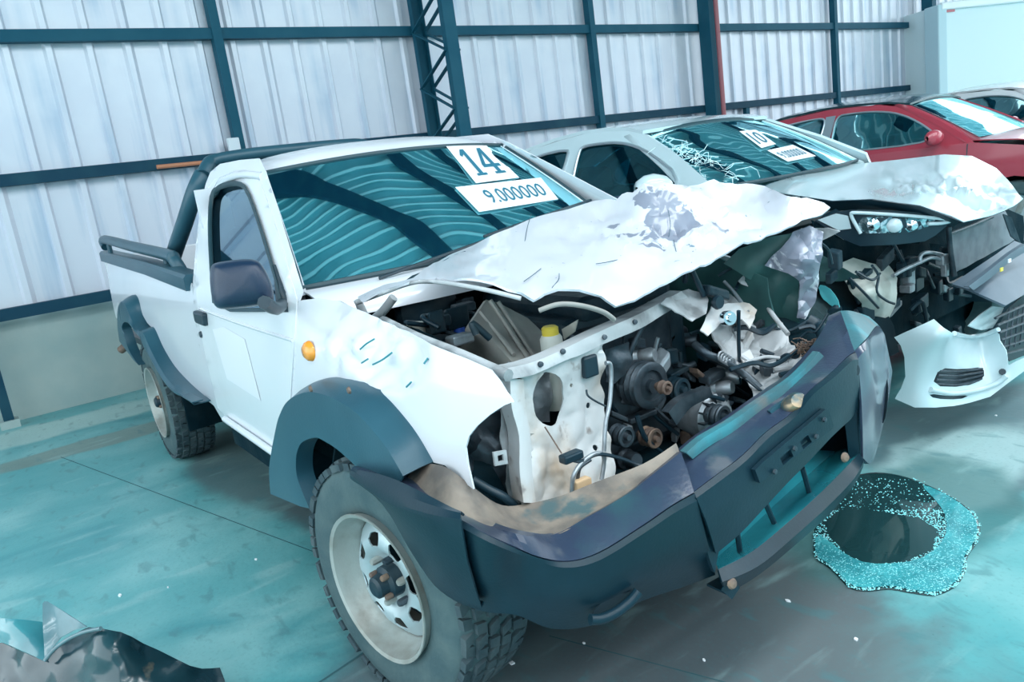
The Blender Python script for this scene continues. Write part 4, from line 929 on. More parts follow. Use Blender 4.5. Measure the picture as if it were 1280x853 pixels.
# centre section
SC_ = (BS(-.12), BS(0), BS(.004), BS(-.01))
cb = [((852, 568), (868, 622), (880, 650), (893, 690), SC_), ((879, 546), (900, 598), (914, 632), (924, 664), SC_), ((913, 526), (930, 575), (946, 606), (954, 632), SC_), ((949, 501), (960, 545), (976, 574), (984, 600), SC_), ((975, 483), (992, 521), (1004, 546), (1010, 574), SC_), ((994, 470), (1014, 493), (1030, 518), (1038, 544), SC_),
      ((1025, 438), (1042, 470), (1054, 495), (1062, 522), SC_), ((1045, 408), (1062, 451), (1070, 480), (1070, 514), SC_), ((1051, 391), (1070, 447), (1074, 500), (1077, 571), SC_)]
rc = shell('centre', cb, BUMP, 4)
loft('centre_shelf', [r[:4] for r in rc], BSK, BM, thick=.006, flipn=True, auto=24)
loft('centre_face', [r[3:] for r in rc], BUMP, BM, thick=.006, flipn=True, auto=30)
# bright scuffed ledge strip along the rear top edge and the groove beside it
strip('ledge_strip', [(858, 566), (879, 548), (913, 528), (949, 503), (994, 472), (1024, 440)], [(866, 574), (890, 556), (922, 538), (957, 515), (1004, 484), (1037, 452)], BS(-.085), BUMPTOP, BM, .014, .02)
strip('shelf_groove', [(962, 514), (985, 498), (1006, 482), (1028, 462), (1038, 450)], [(968, 522), (992, 506), (1013, 490), (1034, 470), (1043, 459)], BS(-.055), FLARE, BM, .016, .01)
# far corner
far = [((1051, 391), (1070, 447), (1074, 500), (1077, 571), SC_), ((1062, 391), (1082, 430), (1092, 490), (1088, 577), (BS(-.10), BS(0), BS(0), BS(-.03))), ((1075, 394), (1096, 410), (1106, 470), (1098, 548), SW(.74, .76, .78, .76)), ((1086, 398), (1103, 417), (1113, 464), (1107, 512), SW(.84, .85, .86, .85))]
rf = shell('far', far, BUMP, 5)
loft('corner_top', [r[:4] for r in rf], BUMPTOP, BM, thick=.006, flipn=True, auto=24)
loft('bumper_corner', [r[3:] for r in rf], mat('corner_reflection_plastic', (.036, .048, .085), .25, col2=(.06, .075, .12), scale=4, coat=.4), BM, thick=.006, flipn=True, auto=30)  # lavender reflection of the corner is put into its colour
FC = MATS['dark_hole']
sheet('fog_opening', smooth_poly([(1101, 505), (1104, 480), (1109, 470), (1111, 490), (1108, 520), (1103, 532)], 1), lambda u, v: W(u, v, y=.80), FC, BM, 5, thick=.003, off=1)
lathe('corner_hole', [(0, .002), (.014, .002), (.016, 0)], BS(.006)(1071, 463), (1, .1, .1), FC, BM, 12)
# lower lip bar with the open mouth above it
lp = [((893, 700), (898, 712), (903, 728), (908, 744)), ((930, 668), (940, 690), (948, 708), (950, 718)), ((970, 630), (984, 654), (994, 670), (996, 680)), ((1010, 594), (1026, 616), (1036, 632), (1038, 642)), ((1042, 566), (1058, 584), (1068, 598), (1068, 606)), ((1062, 552), (1074, 566), (1080, 576), (1079, 584))]
rows = []
for q in lp:
    a = BS(-.14)(*q[0]); b = BS(-.015)(*q[1]); c = BS(.012)(*q[2]); d = BS(-.02)(*q[3]); rows.append([a+Vector((-.04, 0, .03)), a, b, b.lerp(c, .1), c, d, d+Vector((-.06, 0, 0))])
rows = dense_rows(rows, 5)
LIPT = mat('teal_reflection_lip', (.03, .30, .36), .18, coat=.6, col2=(.02, .20, .26), scale=5)  # bright teal painted in for the cyan reflection along the lip
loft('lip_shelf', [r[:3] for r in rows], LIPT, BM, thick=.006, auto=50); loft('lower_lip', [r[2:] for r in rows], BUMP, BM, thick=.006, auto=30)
# mouth: dark recess with crash beam behind
sheet('mouth_back', [(890, 680), (940, 620), (1010, 560), (1068, 500), (1082, 520), (1076, 560), (1030, 605), (960, 660), (900, 712)], lambda u, v: W(u, v, x=3.50), WELL, BM, 14, thick=.005)
for u0, v0, u1, v1 in ((955, 625, 968, 655), (1003, 585, 1012, 618), (920, 655, 925, 690)): tube('mouth_strut', [BS(-.05)(u0, v0), BS(-.06)(u1, v1)], .007, BLACK, BM, 6, sm=False)
# plate holder, badge mark and bolts
ph = [(944, 588), (955, 577), (1032, 512), (1036, 513), (1042, 532), (1040, 537), (950, 604)]
sq = [[(975, 573), (988, 562), (992, 571), (979, 582)], [(1000, 552), (1010, 544), (1015, 553), (1004, 562)]]
sheet('plate_holder', ph, BS(.022), BUMP, BM, 6, sq, thick=.012)
for u, v in ((1020, 546), (1030, 525), (993, 561), (968, 590)): lathe('plate_bolt', [(0, .006), (.006, .005), (.007, 0)], BS(.026)(u, v), (1, 0, 0), DARKGREY, BM, 8)
bd_ = lathe('badge_stub', [(0, .014), (.018, .012), (.026, 0), (.026, -.02)], BS(-.02)(996, 503), (1, -.1, .8), mat('scorched_chrome', (.30, .22, .14), .3, metal=.6, col2=(.06, .12, .14), scale=30, thr=(.4, .6)), BM, 20)
qc = BS(-.02)(996, 503); bd_.data.transform(Matrix.Translation(qc) @ Matrix.Scale(1.7, 4, (-.1, 1, 0)) @ Matrix.Translation(-qc))
for u, v in ((915, 730), (1056, 572)): lathe('lip_bolt', [(0, .008), (.010, .006), (.014, 0)], BS(.012)(u, v), (1, -.2, .2), RUSTMETAL, BM, 10)
sheet('torn_edge', [(902, 738), (912, 720), (925, 735), (915, 750)], BS(.0), BUMP, BM, 5, thick=.003)

# --- price papers on the windscreen
def glyphs14(parent, box_, fn):
    """slab-serif 1 and 4 drawn as flat polygons"""
    a0, b0, a1, b1 = box_
    polys = [[(.14, 0), (.26, 0), (.26, .92), (.14, .92)], [(.0, .20), (.14, 0), (.20, .0), (.16, .16), (.04, .28)], [(.04, .92), (.36, .92), (.36, 1), (.04, 1)],
             [(.74, 0), (.86, 0), (.86, .92), (.74, .92)], [(.64, .92), (.96, .92), (.96, 1), (.64, 1)], [(.74, 0), (.80, .06), (.56, .62), (.44, .62)], [(.44, .62), (1.0, .62), (1.0, .73), (.44, .73)]]
    V = []; F = []
    for i, p in enumerate(polys):
        q, f = tri2d([(x, y) for x, y in p], .2); k = len(V); V += [fn(a0+(a1-a0)*x, b0+(b1-b0)*y) for x, y in q]; F += [[j+k for j in t] for t in f]
    return mo('lettering', V, F, INK, parent, False)
def paper(name, quad, txt, label, box_, cat='paper sign'):
    def Q(a, b):
        p = [Vector((*q, 0)) for q in quad]; w = p[0].lerp(p[1], a).lerp(p[3].lerp(p[2], a), b); return w.x, w.y
    lift = lambda u, v, k: WSF(u, v)+(CAM-WSF(u, v)).normalized()*k
    e = sheet(name, [(0, 0), (1, 0), (1, 1), (0, 1)], lambda a, b: lift(*Q(a, b), .014), PAPER, None, .12, thick=.0006)
    tag(e, label, cat)
    if txt == '14': glyphs14(e, box_, lambda a, b: lift(*Q(a, b), .020))
    else: text_on(e, txt, box_, lambda a, b: lift(*Q(a, b), .020))
    return e
def text_on(parent, txt, box_, fn, m=INK, squeeze=None):
    cu = bpy.data.curves.new('lettering', 'FONT'); cu.body = txt; cu.size = 1; cu.resolution_u = 3
    to = bpy.data.objects.new('t', cu); COL.objects.link(to); bpy.context.view_layer.update()
    me = bpy.data.meshes.new_from_object(to.evaluated_get(bpy.context.evaluated_depsgraph_get())); bpy.data.objects.remove(to)
    xs = [v.co.x for v in me.vertices]; ys = [v.co.y for v in me.vertices]; x0, x1, y0, y1 = min(xs), max(xs), min(ys), max(ys)
    a0, b0, a1, b1 = box_
    V = [fn(a0+(a1-a0)*(v.co.x-x0)/(x1-x0), b1+(b0-b1)*(v.co.y-y0)/(y1-y0)) for v in me.vertices]; F = [list(p.vertices) for p in me.polygons]
    return mo('lettering', V, F, m, parent, False)
paper('lot_number_paper', [(557, 182), (605, 179), (649, 222), (595, 229)], '14', 'white paper with large teal number 14 on the pickup windscreen', (.16, .12, .88, .82))
paper('price_paper', [(569, 234), (676, 222), (698, 249), (599, 265)], '9.000000', 'white paper strip reading 9.000000 on the pickup windscreen', (.24, .22, .93, .76))

# ================================================================== other vehicles
class Frame:
    """car frame: x forward from the front axle, y to the car's left, z up"""
    def __init__(s, ox, oy, deg):
        a = math.radians(deg); s.o = Vector((ox, oy, 0)); s.X = Vector((math.cos(a), math.sin(a), 0)); s.Y = Vector((-math.sin(a), math.cos(a), 0))
    def g(s, x, y, z): return s.o+s.X*x+s.Y*y+Vector((0, 0, z))
    def l(s, p): q = Vector(p)-s.o; return Vector((q.dot(s.X), q.dot(s.Y), q.z))
    def x(s, u, v, k): return W(u, v, n=s.X, d=s.X.dot(s.o)+k)
    def y(s, u, v, k): return W(u, v, n=s.Y, d=s.Y.dot(s.o)+k)
    def ctl(s, *pts): return [(u, v, {'x': s.x, 'y': s.y, 'z': lambda u, v, k: W(u, v, z=k)}[a](u, v, k)) for u, v, a, k in pts]
def ycar(z, hw=.90, belt=1.04, k=.60):
    return -(hw-.05*((z-.70)/.4)**2) if z < belt else -(hw-.05*((belt-.70)/.4)**2-(z-belt)*k)
def arch(cx, r, z0, n=10, rev=False):
    a0 = math.asin(max(-1, min(1, (z0-.34)/r))); q = [(cx+r*math.cos(a0+(math.pi-2*a0)*i/n), .34+r*math.sin(a0+(math.pi-2*a0)*i/n)) for i in range(n+1)]
    return q[::-1] if rev else q
def simple_wheel(fr, x, y, parent, out, r=.34):
    w = empty('wheel', fr.g(x, y, r), parent); ax = fr.Y*out
    k = r/.34
    lathe('tyre', [(.215*k, .09), (.24*k, .11), (.30*k, .112), (.33*k, .10), (.34*k, .07), (.34*k, -.07), (.33*k, -.10), (.24*k, -.11)], fr.g(x, y, r), ax, RUBBER, w, 40, False)
    lathe('rim', [(.216*k, .092), (.20*k, .08), (.19*k, .05), (.15*k, .04), (.10*k, .055), (.05*k, .06), (0, .06)], fr.g(x, y, r), ax, RIMDISC, w, 32, False)
    for j in range(5):
        a = 2*math.pi*j/5; s, t, q = basis(ax); d = s*math.cos(a)+t*math.sin(a)
        barbox('spoke', fr.g(x, y, r)+d*.05+ax*.068, fr.g(x, y, r)+d*.20*k+ax*.07, .045, .02, RIM, w, ax)
    return w
def glasspane(name, poly, fr, hw, belt, k, m, parent, sgn, off=.004):
    return sheet(name, poly, lambda x, z: fr.g(x, sgn*-(ycar(z, hw, belt, k)-off), z), m, parent, .12, thick=0, flip=fr.Y*sgn)
def car(name, label, cat, fr, body, roofm, frame_m, P, front=True, group=None):
    """P: dict of body numbers; builds both sides, roof, glass, bonnet, wheels"""
    e = empty(name, fr.g(-1.3, 0, 0)); tag(e, label, cat, group)
    hw, belt, k = P.get('hw', .90), P['belt'], P.get('k', .60)
    gh, wins = P['gh'], P['wins']; wb = P['wb']; xr = P['rear']; xf = P['front']
    for s in (-1, 1):
        fl_ = fr.Y*s
        low = ([(xf, .36), (xf, .62), (xf-.05, .80)]+P['line'] if front else [(-.42, .32), (-.38, .6), (-.36, .9), (-.38, 1.08)])+[(xr+.04, belt-.04), (xr, .80), (xr+.05, .42), (xr+.2, .30)]+arch(-wb, .39, .30, 10, True)+(arch(0, .39, .30, 10, True) if front else [])
        sd = sheet('body_side', low, lambda x, z: fr.g(x, s*-(ycar(z, hw, 9)-(.25*max(0, x-.25)**2+.16*max(0, -(x+wb+.45))**2)*-1), z), body, e, .09, thick=.02, flip=fl_)
        sheet('window_surround', gh, lambda x, z: fr.g(x, s*-ycar(z, hw, belt, k), z), body, e, .09, wins, thick=.02, flip=fl_)
        for w_ in wins:
            glasspane('side_window', w_, fr, hw, belt, k, P['glass'], e, s, -.008)
            tube('window_trim', [fr.g(x, s*-(ycar(z, hw, belt, k)-.006), z) for x, z in dens(w_, .09)], .009, frame_m, e, 6, closed=True, k=1, sm=False)
        if P.get('bp'):
            sheet('b_pillar', [(P['bp']-.06, belt+.03), (P['bp']-.06, 1.485), (P['bp']+.05, 1.485), (P['bp']+.05, belt+.03)], lambda x, z: fr.g(x, s*-(ycar(z, hw, belt, k)-.004), z), SATIN, e, .06, thick=.003, flip=fl_, off=1)
        for cx in (0, -wb): simple_wheel(fr, cx, s*.78, e, s)
        for cx in (0, -wb):
            rows = []
            for i in range(11):
                a = math.pi*i/10; rows.append([fr.g(cx+.40*math.cos(a), s*.84, .34+.40*math.sin(a)), fr.g(cx+.40*math.cos(a), s*.55, .34+.40*math.sin(a)), fr.g(cx, s*.52, .34)])
            loft('wheel_liner', rows, WELL, e, thick=.01)
        # door seams and handles
        for xs in P['seams']: tube('door_seam', [fr.g(xs, s*-(ycar(z, hw, 9)-.001), z) for z in (.42, .6, .8, belt-.01)], .005, SEAL, e, 5)
        for xs in P['handles']: mo('door_handle', *boxgeo(fr.g(xs, s*-(ycar(belt-.12, hw, 9)-.02), belt-.12), (.18, .03, .03), fr.X, fr.Y), body, e, False, bevel=.008)
        if s > 0 and not front: continue
        mz = P.get('mz', 0)
        mm = empty('door_mirror', fr.g(P['mir'], s*(hw-.02), belt+.04), e); c = P['mir']
        rows = []
        for j, (dy, sx) in enumerate(((.0, .45), (.03, .8), (.09, 1), (.15, .95), (.185, .7), (.195, .3))):
            rows.append([fr.g(c+.055*sx*math.cos(a)-.01*j, s*(hw-.02+dy), belt+mz+.085+.075*sx*math.sin(a)) for a in [i*math.pi/6 for i in range(12)]])
        loft('mirror_shell', rows, P.get('mirm', body), mm, closed=True, caps=True, flipn=(s < 0))
    # roof between the tops of the surrounds
    top = P['roof']; rows = []
    for x, z in top:
        hwz = -ycar(z, hw, belt, k)-.0; rows.append([fr.g(x+.03*(1-(j/8)**2), hwz*j/8, z+P.get('crown', .045)*(1-(j/8)**2)) for j in range(-8, 9)])
    loft('roof', rows, roofm, e, thick=.02, flipn=True)
    (xb_, zb), (xt, zt) = P['ws']
    def wsp(s, t):
        hb, ht = P['wsw']; return fr.g(xb_+(xt-xb_)*t+.10*(1-s*s)*(1-.4*t), s*(hb+(ht-hb)*t), zb+(zt-zb)*t+.03*(1-s*s)*t+.015*math.sin(math.pi*t))
    loft('windscreen', [[wsp(-1+i/8, t/6) for i in range(17)] for t in range(7)], P.get('wsm', CARWIN), e, flipn=True)
    tube('windscreen_trim', [wsp(-1, t/6) for t in range(7)]+[wsp(-1+i/8, 1) for i in range(1, 17)]+[wsp(1, 1-t/6) for t in range(1, 7)]+[wsp(1-i/8, 0) for i in range(1, 16)], .012, SEAL, e, 6, closed=True, k=1, sm=False)
    for s in (-1, 1):
        rows = []
        for t in (-.06, .2, .4, .6, .8, 1.04):
            p = fr.l(wsp(s, t)); yo = s*-ycar(p.z-.01, hw, belt, k); rows.append([fr.g(p.x+.01, p.y-s*.01, p.z+.006), fr.g(p.x-.03, (p.y+yo)/2, p.z+.012), fr.g(p.x-.10, yo, p.z-.0), fr.g(p.x-.14, yo-s*.03, p.z-.03), fr.g(p.x-.06, p.y-s*.03, p.z-.02)])
        loft('a_pillar', rows, P.get('pillar', body), e, closed=True, caps=True, flipn=(s < 0))
    # tail
    rows = []
    for x, z, h_ in P['tail']: rows.append([fr.g(x-.10*(1-(j/6)**2), h_*j/6, z) for j in range(-6, 7)])
    loft('tailgate', rows, body, e, thick=.02)
    if front:
        rows = []
        for x, z, h_ in P['hood']: rows.append([fr.g(x+.05*(1-(j/8)**2), h_*j/8, z+.035*(1-(j/8)**2)) for j in range(-8, 9)])
        loft('bonnet', rows, body, e, thick=.01)
        rows = []
        for x, z, h_ in P['nose']: rows.append([fr.g(x+.13*(1-(j/8)**2)-.10*(abs(j)/8)**6, h_*j/8, z) for j in range(-8, 9)])
        loft('front_bumper', rows, body, e, thick=.01)
    # dark cabin and underbody
    mo('cabin_floor', *boxgeo(fr.g(-1.45, 0, .42), (3.4, 1.36, .20), fr.X, fr.Y), WELL, e, False)
    mo('dashboard', *boxgeo(fr.g(-.62, 0, .92), (.4, 1.4, .2), fr.X, fr.Y), BLACK, e, False, bevel=.04)
    for sx in (-1.45, -2.3):
        for sy in (-.36, .36):
            st_ = empty('seat', fr.g(sx, sy, .5), e)
            mo('seat_back', *boxgeo(fr.g(sx-.15, sy, .92), (.14, .46, .56), fr.X, fr.Y), BLACK, st_, False, bevel=.05); mo('headrest', *boxgeo(fr.g(sx-.18, sy, 1.26), (.10, .24, .15), fr.X, fr.Y), BLACK, st_, False, bevel=.04)
            mo('seat_cushion', *boxgeo(fr.g(sx+.12, sy, .60), (.46, .46, .16), fr.X, fr.Y), BLACK, st_, False, bevel=.05)
    return e, wsp
SILV = mat('pearl_white_paint', (.58, .71, .75), .22, coat=.7, col2=(.55, .68, .72), scale=2)
REDM = mat('red_paint', (.48, .055, .085), .28, coat=.6)
WHT2 = mat('gloss_white_paint', (.85, .88, .90), .22, coat=.7)
BROOF = mat('black_roof_paint', (.02, .055, .07), .2, coat=.7)
SATIN = mat('satin_silver_trim', (.55, .62, .66), .3, metal=.7)
CLEAR = mat('lamp_lens_clear', (.55, .66, .70), .1, coat=.8)

# --- silver white crossover beside the pickup
fS = Frame(2.585, 2.322, 2.49)
PS = dict(crown=.012, mz=.04, belt=1.08, k=.62, wb=2.62, rear=-3.45, front=.75, line=[(.30, .98), (-.35, 1.08)],
          gh=[(-.40, 1.06), (-.41, 1.20), (-.65, 1.34), (-.95, 1.485), (-1.09, 1.525), (-1.3, 1.545), (-1.47, 1.551), (-1.71, 1.536), (-1.96, 1.509), (-2.4, 1.43), (-2.9, 1.27), (-3.30, 1.06)],
          wins=[smooth_poly([(-.62, 1.14), (-.62, 1.25), (-.85, 1.37), (-1.0, 1.43), (-1.15, 1.465), (-1.30, 1.475), (-1.46, 1.475), (-1.48, 1.44), (-1.46, 1.3), (-1.44, 1.17), (-1.40, 1.14)], 1), smooth_poly([(-1.60, 1.14), (-1.575, 1.18), (-1.575, 1.3), (-1.575, 1.44), (-1.60, 1.472), (-1.86, 1.463), (-2.2, 1.40), (-2.5, 1.30), (-2.6, 1.2), (-2.5, 1.14)], 1)],
          seams=(-.45, -1.52, -2.45), handles=(-1.35, -2.25), mir=-.58, glass=TINTG,
          roof=[(-.98, 1.490), (-1.1, 1.520), (-1.3, 1.543), (-1.5, 1.550), (-1.75, 1.535), (-2.0, 1.503), (-2.4, 1.432), (-2.9, 1.282)], ws=((-.44, 1.16), (-1.0, 1.485)), wsw=(.72, .57),
          tail=[(-2.9, 1.285, .68), (-3.28, 1.08, .80), (-3.42, .8, .84), (-3.40, .45, .82)])
ES, wspS = car('crossover_car', 'pearl white crossover with cracked windscreen and broken bumper beside the pickup', 'car', fS, SILV, SILV, SATIN, PS, front=False)
def SP(poly, c, m, name, step=8, cr=None, thick=.004, holes=(), auto=40, label=None, parent=None):
    o = sheet(name, poly, TPS(fS.ctl(*c)) if isinstance(c, (list, tuple)) else c, m, parent or ES, step, holes, thick=thick, crumple=cr, auto=auto)
    if label: o['label'] = label
    return o
# creased bonnet
HS = [(945, 236), (975, 225), (1010, 216), (1060, 206), (1120, 200), (1180, 193), (1215, 195), (1245, 210), (1270, 235), (1279, 246), (1255, 263), (1230, 271), (1205, 277), (1190, 270), (1150, 257), (1090, 249), (1040, 251), (1000, 245)]
pkS = fS.x(1200, 235, .45)
SP(HS, [(945, 236, 'x', -.38), (1060, 206, 'x', -.40), (1000, 245, 'y', -.80), (1040, 251, 'y', -.80), (1090, 249, 'y', -.78), (1150, 257, 'y', -.70), (1205, 277, 'y', -.58), (1255, 263, 'x', .72), (1279, 246, 'x', .70), (1270, 235, 'x', .60), (1180, 193, 'x', .0), (1215, 195, 'x', .12), (1245, 210, 'x', .3), (1120, 225, 'x', .05), (1190, 230, 'x', .40)], SILV, 'bonnet', 6,
   lambda p: .05*max(0, 1-(p-pkS).length/.45)*(abs(nz3(p, 5, 3))*2-.6)+.004*max(0, 1-(p-pkS).length/.5)*(abs(nz3(p, 12, 5))*2-.5), auto=60, label='creased pearl white bonnet lifted at the front')
# front wing edge under the bonnet, headlamp
SP([(1000, 246), (1040, 252), (1090, 250), (1150, 258), (1200, 277), (1192, 284), (1150, 268), (1090, 262), (1040, 264), (1000, 262)], [(1000, 250, 'y', -.84), (1090, 255, 'y', -.83), (1150, 262, 'y', -.74), (1200, 280, 'y', -.62)], BLACK, 'wing_edge', 8)
HLP = [(1019, 276), (1043, 266), (1064, 262), (1110, 263), (1150, 266), (1193, 273), (1184, 282), (1170, 294), (1156, 302), (1120, 306), (1075, 308), (1055, 300), (1040, 290)]
hlS = TPS(fS.ctl((1019, 276, 'y', -.88), (1064, 262, 'y', -.86), (1110, 263, 'y', -.80), (1193, 273, 'y', -.60), (1156, 302, 'y', -.70), (1075, 308, 'y', -.84), (1110, 285, 'y', -.80)))
HL = empty('headlamp', hlS(1110, 285), ES)
SP(HLP, hlS, BLACK, 'lamp_housing', 7, thick=.03, parent=HL)
lf2 = lambda k: (lambda u, v: hlS(u, v)+(CAM-hlS(u, v)).normalized()*k)
SP([(1078, 272), (1110, 271), (1170, 275), (1160, 284), (1135, 291), (1080, 292), (1072, 282)], lf2(.004), mat('lamp_reflector', (.16, .27, .31), .15, metal=.8, col2=(.6, .7, .75), scale=30, thr=(.5, .6)), 'reflector', 5, crump(.012, 30, 3), thick=.002, parent=HL)
for u, v, r in ((1092, 281, 8), (1118, 282, 9), (1140, 282, 7)): lathe('projector', [(0, .012), (.5*r/500, .011), (r/330, .004), (r/300, 0)], lf2(.008)(u, v), (CAM-hlS(u, v)), CHROME if r != 9 else CLEAR, HL, 16)
tube('light_strip', [lf2(.012)(u, v) for u, v in ((1076, 292), (1068, 278), (1064, 268), (1070, 266), (1110, 268), (1150, 271), (1188, 275), (1178, 279), (1160, 280))], .008, CLEAR, HL, 8, k=3)
SP([(1022, 275), (1045, 267), (1060, 270), (1064, 286), (1048, 288)], lf2(.006), CLEAR, 'indicator_lens', 6, thick=.002, parent=HL)
# dark bay filled with parts
SP([(1020, 275), (1060, 300), (1150, 305), (1195, 275), (1262, 262), (1280, 270), (1280, 420), (1250, 425), (1190, 425), (1120, 430), (1060, 400), (1030, 330)], lambda u, v: fS.x(u, v, .20), WELL, 'bay_back', 14, crump(.05, 8, 3))
SP([(1048, 330), (1068, 322), (1092, 330), (1112, 332), (1122, 348), (1121, 380), (1112, 398), (1085, 399), (1076, 380), (1062, 362)], [(1060, 345, 'x', .30), (1110, 340, 'x', .34), (1112, 395, 'x', .36), (1080, 395, 'x', .33), (1090, 365, 'x', .42)], TANK, 'washer_tank', 6, crump(.012, 14, 4), thick=.01)
for pts in ([(1062, 348), (1080, 366), (1098, 385)], [(1090, 332), (1098, 345), (1096, 365), (1108, 376), (1118, 380)], [(1070, 340), (1090, 350), (1100, 342)], [(1020, 300), (1035, 312), (1040, 330)]): tube('wiring', [fS.x(u, v, .42) for u, v in pts], .006, BLACK, ES, 6)
for pts in ([(1116, 345), (1130, 337), (1150, 328), (1165, 322), (1178, 326)], [(1150, 330), (1152, 318), (1165, 316), (1180, 320), (1186, 326)]): tube('coolant_pipe', [fS.x(u, v, .45) for u, v in pts], .009, ALU, ES, 8)
box('pipe_union', fS.x(1178, 325, .45), (.04, .06, .05), ALU, ES, .006); box('pipe_union', fS.x(1181, 338, .45), (.03, .03, .06), ALU, ES, .006)
r5 = random.Random(5)
for i in range(46):
    u, v = r5.uniform(1035, 1200), r5.uniform(308, 415); p = fS.x(u, v, r5.uniform(.24, .36))
    if i % 3 == 0: tube('hose', [p, p+Vector((.03, r5.uniform(-.06, .06), r5.uniform(-.06, .06))), p+Vector((.02, r5.uniform(-.14, .14), r5.uniform(-.1, .1)))], r5.uniform(.006, .015), r5.choice((BLACK, DARK, DARKGREY)), ES, 7)
    else: box(r5.choice(('bracket', 'fuse_block', 'horn', 'mounting')), p, (r5.uniform(.03, .06), r5.uniform(.03, .12), r5.uniform(.02, .08)), r5.choice((DARK, DARKGREY, BLACK, DARK, ALU)), ES, .006, ay=(0, 1, r5.uniform(-.4, .4)), ax=(1, 0, r5.uniform(-.3, .3)))
SP([(1025, 318), (1048, 332), (1075, 348), (1050, 352), (1024, 352)], lambda u, v: fS.y(u, v, -.90), GREENIN, 'torn_wing', 6, crump(.01, 12, 4))
# teal lamp fragment between the two vehicles
SP(smooth_poly([(1022, 356), (1035, 358), (1046, 372), (1050, 388), (1040, 384), (1026, 372)], 1), lambda u, v: fS.y(u, v, -.93), mat('teal_lamp_fragment', (.12, .55, .60), .2, coat=.6), 'lamp_fragment', 4, crump(.008, 14, 2))
# radiator and shroud flap
SP([(1187, 292), (1210, 284), (1237, 272), (1258, 264), (1264, 282), (1269, 300), (1230, 322), (1193, 342)], lambda u, v: fS.x(u, v, .50), mat('grey_radiator', (.17, .20, .23), .5, col2=(.12, .14, .17), scale=12), 'radiator', 8, crump(.01, 8, 2))
tube('radiator_edge', [fS.x(u, v, .53) for u, v in ((1186, 284), (1188, 310), (1193, 345))], .012, DARKGREY, ES, 8); tube('radiator_edge', [fS.x(u, v, .53) for u, v in ((1187, 292), (1212, 283), (1240, 271))], .010, DARKGREY, ES, 8)
FLP = mat('grey_plastic_flap', (.085, .125, .165), .45, col2=(.11, .15, .19), scale=5)
SP([(1190, 355), (1215, 338), (1245, 318), (1268, 301), (1281, 306), (1300, 330), (1300, 366), (1281, 368), (1257, 382), (1232, 371), (1209, 361)], [(1190, 355, 'x', .58), (1268, 301, 'x', .58), (1300, 366, 'x', .80), (1257, 382, 'x', .80), (1230, 340, 'x', .66)], FLP, 'grille_shroud', 7, thick=.01, label='grey plastic shroud flap tipped forward')
strip('shroud_ridge', [(1211, 358), (1232, 342), (1262, 318), (1282, 305)], [(1217, 363), (1238, 348), (1264, 326), (1284, 314)], lambda u, v: fS.x(u, v, .72), FLP, ES, .012, .02)
for u, v, c_ in ((1262, 326, PAPER), (1252, 337, YELLOW)): box('sticker', fS.x(u, v, .76), (.004, .025, .016), c_, ES)
for k in range(8): tube('radiator_fin', [fS.x(1254+k*1.3, 268+k*.5, .56), fS.x(1264+k*1.6, 296+k*1.2, .58)], .004, DARKGREY, ES, 5)
# bumper cover
bsS = TPS(fS.ctl((1118, 422, 'y', -.93), (1131, 455, 'y', -.93), (1119, 499, 'y', -.91), (1167, 400, 'y', -.90), (1193, 418, 'y', -.84), (1170, 510, 'y', -.84), (1212, 422, 'x', .66), (1248, 413, 'x', .76), (1259, 443, 'x', .80), (1258, 480, 'x', .80), (1290, 446, 'x', .87), (1285, 462, 'x', .86), (1214, 503, 'x', .70), (1200, 470, 'x', .68), (1160, 460, 'y', -.89)))
fogh = smooth_poly([(1175, 460), (1203, 462), (1230, 459), (1231, 474), (1206, 484), (1165, 483)], 1)
slot = smooth_poly([(1160, 492), (1190, 496), (1213, 494), (1200, 500), (1168, 499)], 1)
BC = empty('front_bumper', bsS(1200, 470), ES); BC['label'] = 'pearl white bumper cover hanging from one corner'
SP([(1118, 422), (1140, 412), (1167, 399), (1180, 410), (1193, 418), (1212, 422), (1232, 419), (1248, 413), (1249, 426), (1257, 438), (1261, 457), (1282, 447), (1300, 436), (1300, 452), (1280, 464), (1258, 480), (1237, 496), (1214, 503), (1192, 508), (1170, 510), (1144, 510), (1119, 499), (1127, 485), (1132, 471), (1131, 447), (1126, 432)], bsS, SILV, 'bumper_cover', 5, lambda p: .006*(abs(nz3(p, 5, 4))*2-.5), auto=60, holes=[fogh, slot], parent=BC)
lb = lambda k: (lambda u, v: bsS(u, v)+(CAM-bsS(u, v)).normalized()*k)
SP(fogh, lb(-.03), BLACK, 'fog_grille', 6, parent=BC)
for k in range(4): tube('fog_slat', [lb(-.012)(1168+k*2.2, 480-k*5.5), lb(-.012)(1200, 481-k*5.6), lb(-.012)(1230, 473-k*4)], .005, DARKGREY, BC, 6)
SP(slot, lb(-.03), BLACK, 'slot_back', 6, parent=BC)
tube('bumper_ridge', [lb(.006)(u, v) for u, v in ((1163, 487), (1190, 492), (1220, 488), (1245, 480), (1258, 470))], .012, SILV, BC, 8)
tube('bumper_lip', [lb(.006)(u, v) for u, v in ((1193, 417), (1212, 421), (1232, 418), (1248, 412))], .010, SILV, BC, 8)
lathe('tow_hole', [(0, .004), (.012, .004), (.014, 0)], lb(.004)(1253, 465), CAM-bsS(1253, 465), BLACK, BC, 10)
SP([(1211, 407), (1228, 392), (1241, 383), (1255, 385), (1249, 398), (1241, 410), (1227, 413)], lambda u, v: fS.x(u, v, .70), SILV, 'broken_bumper_piece', 5, thick=.006)
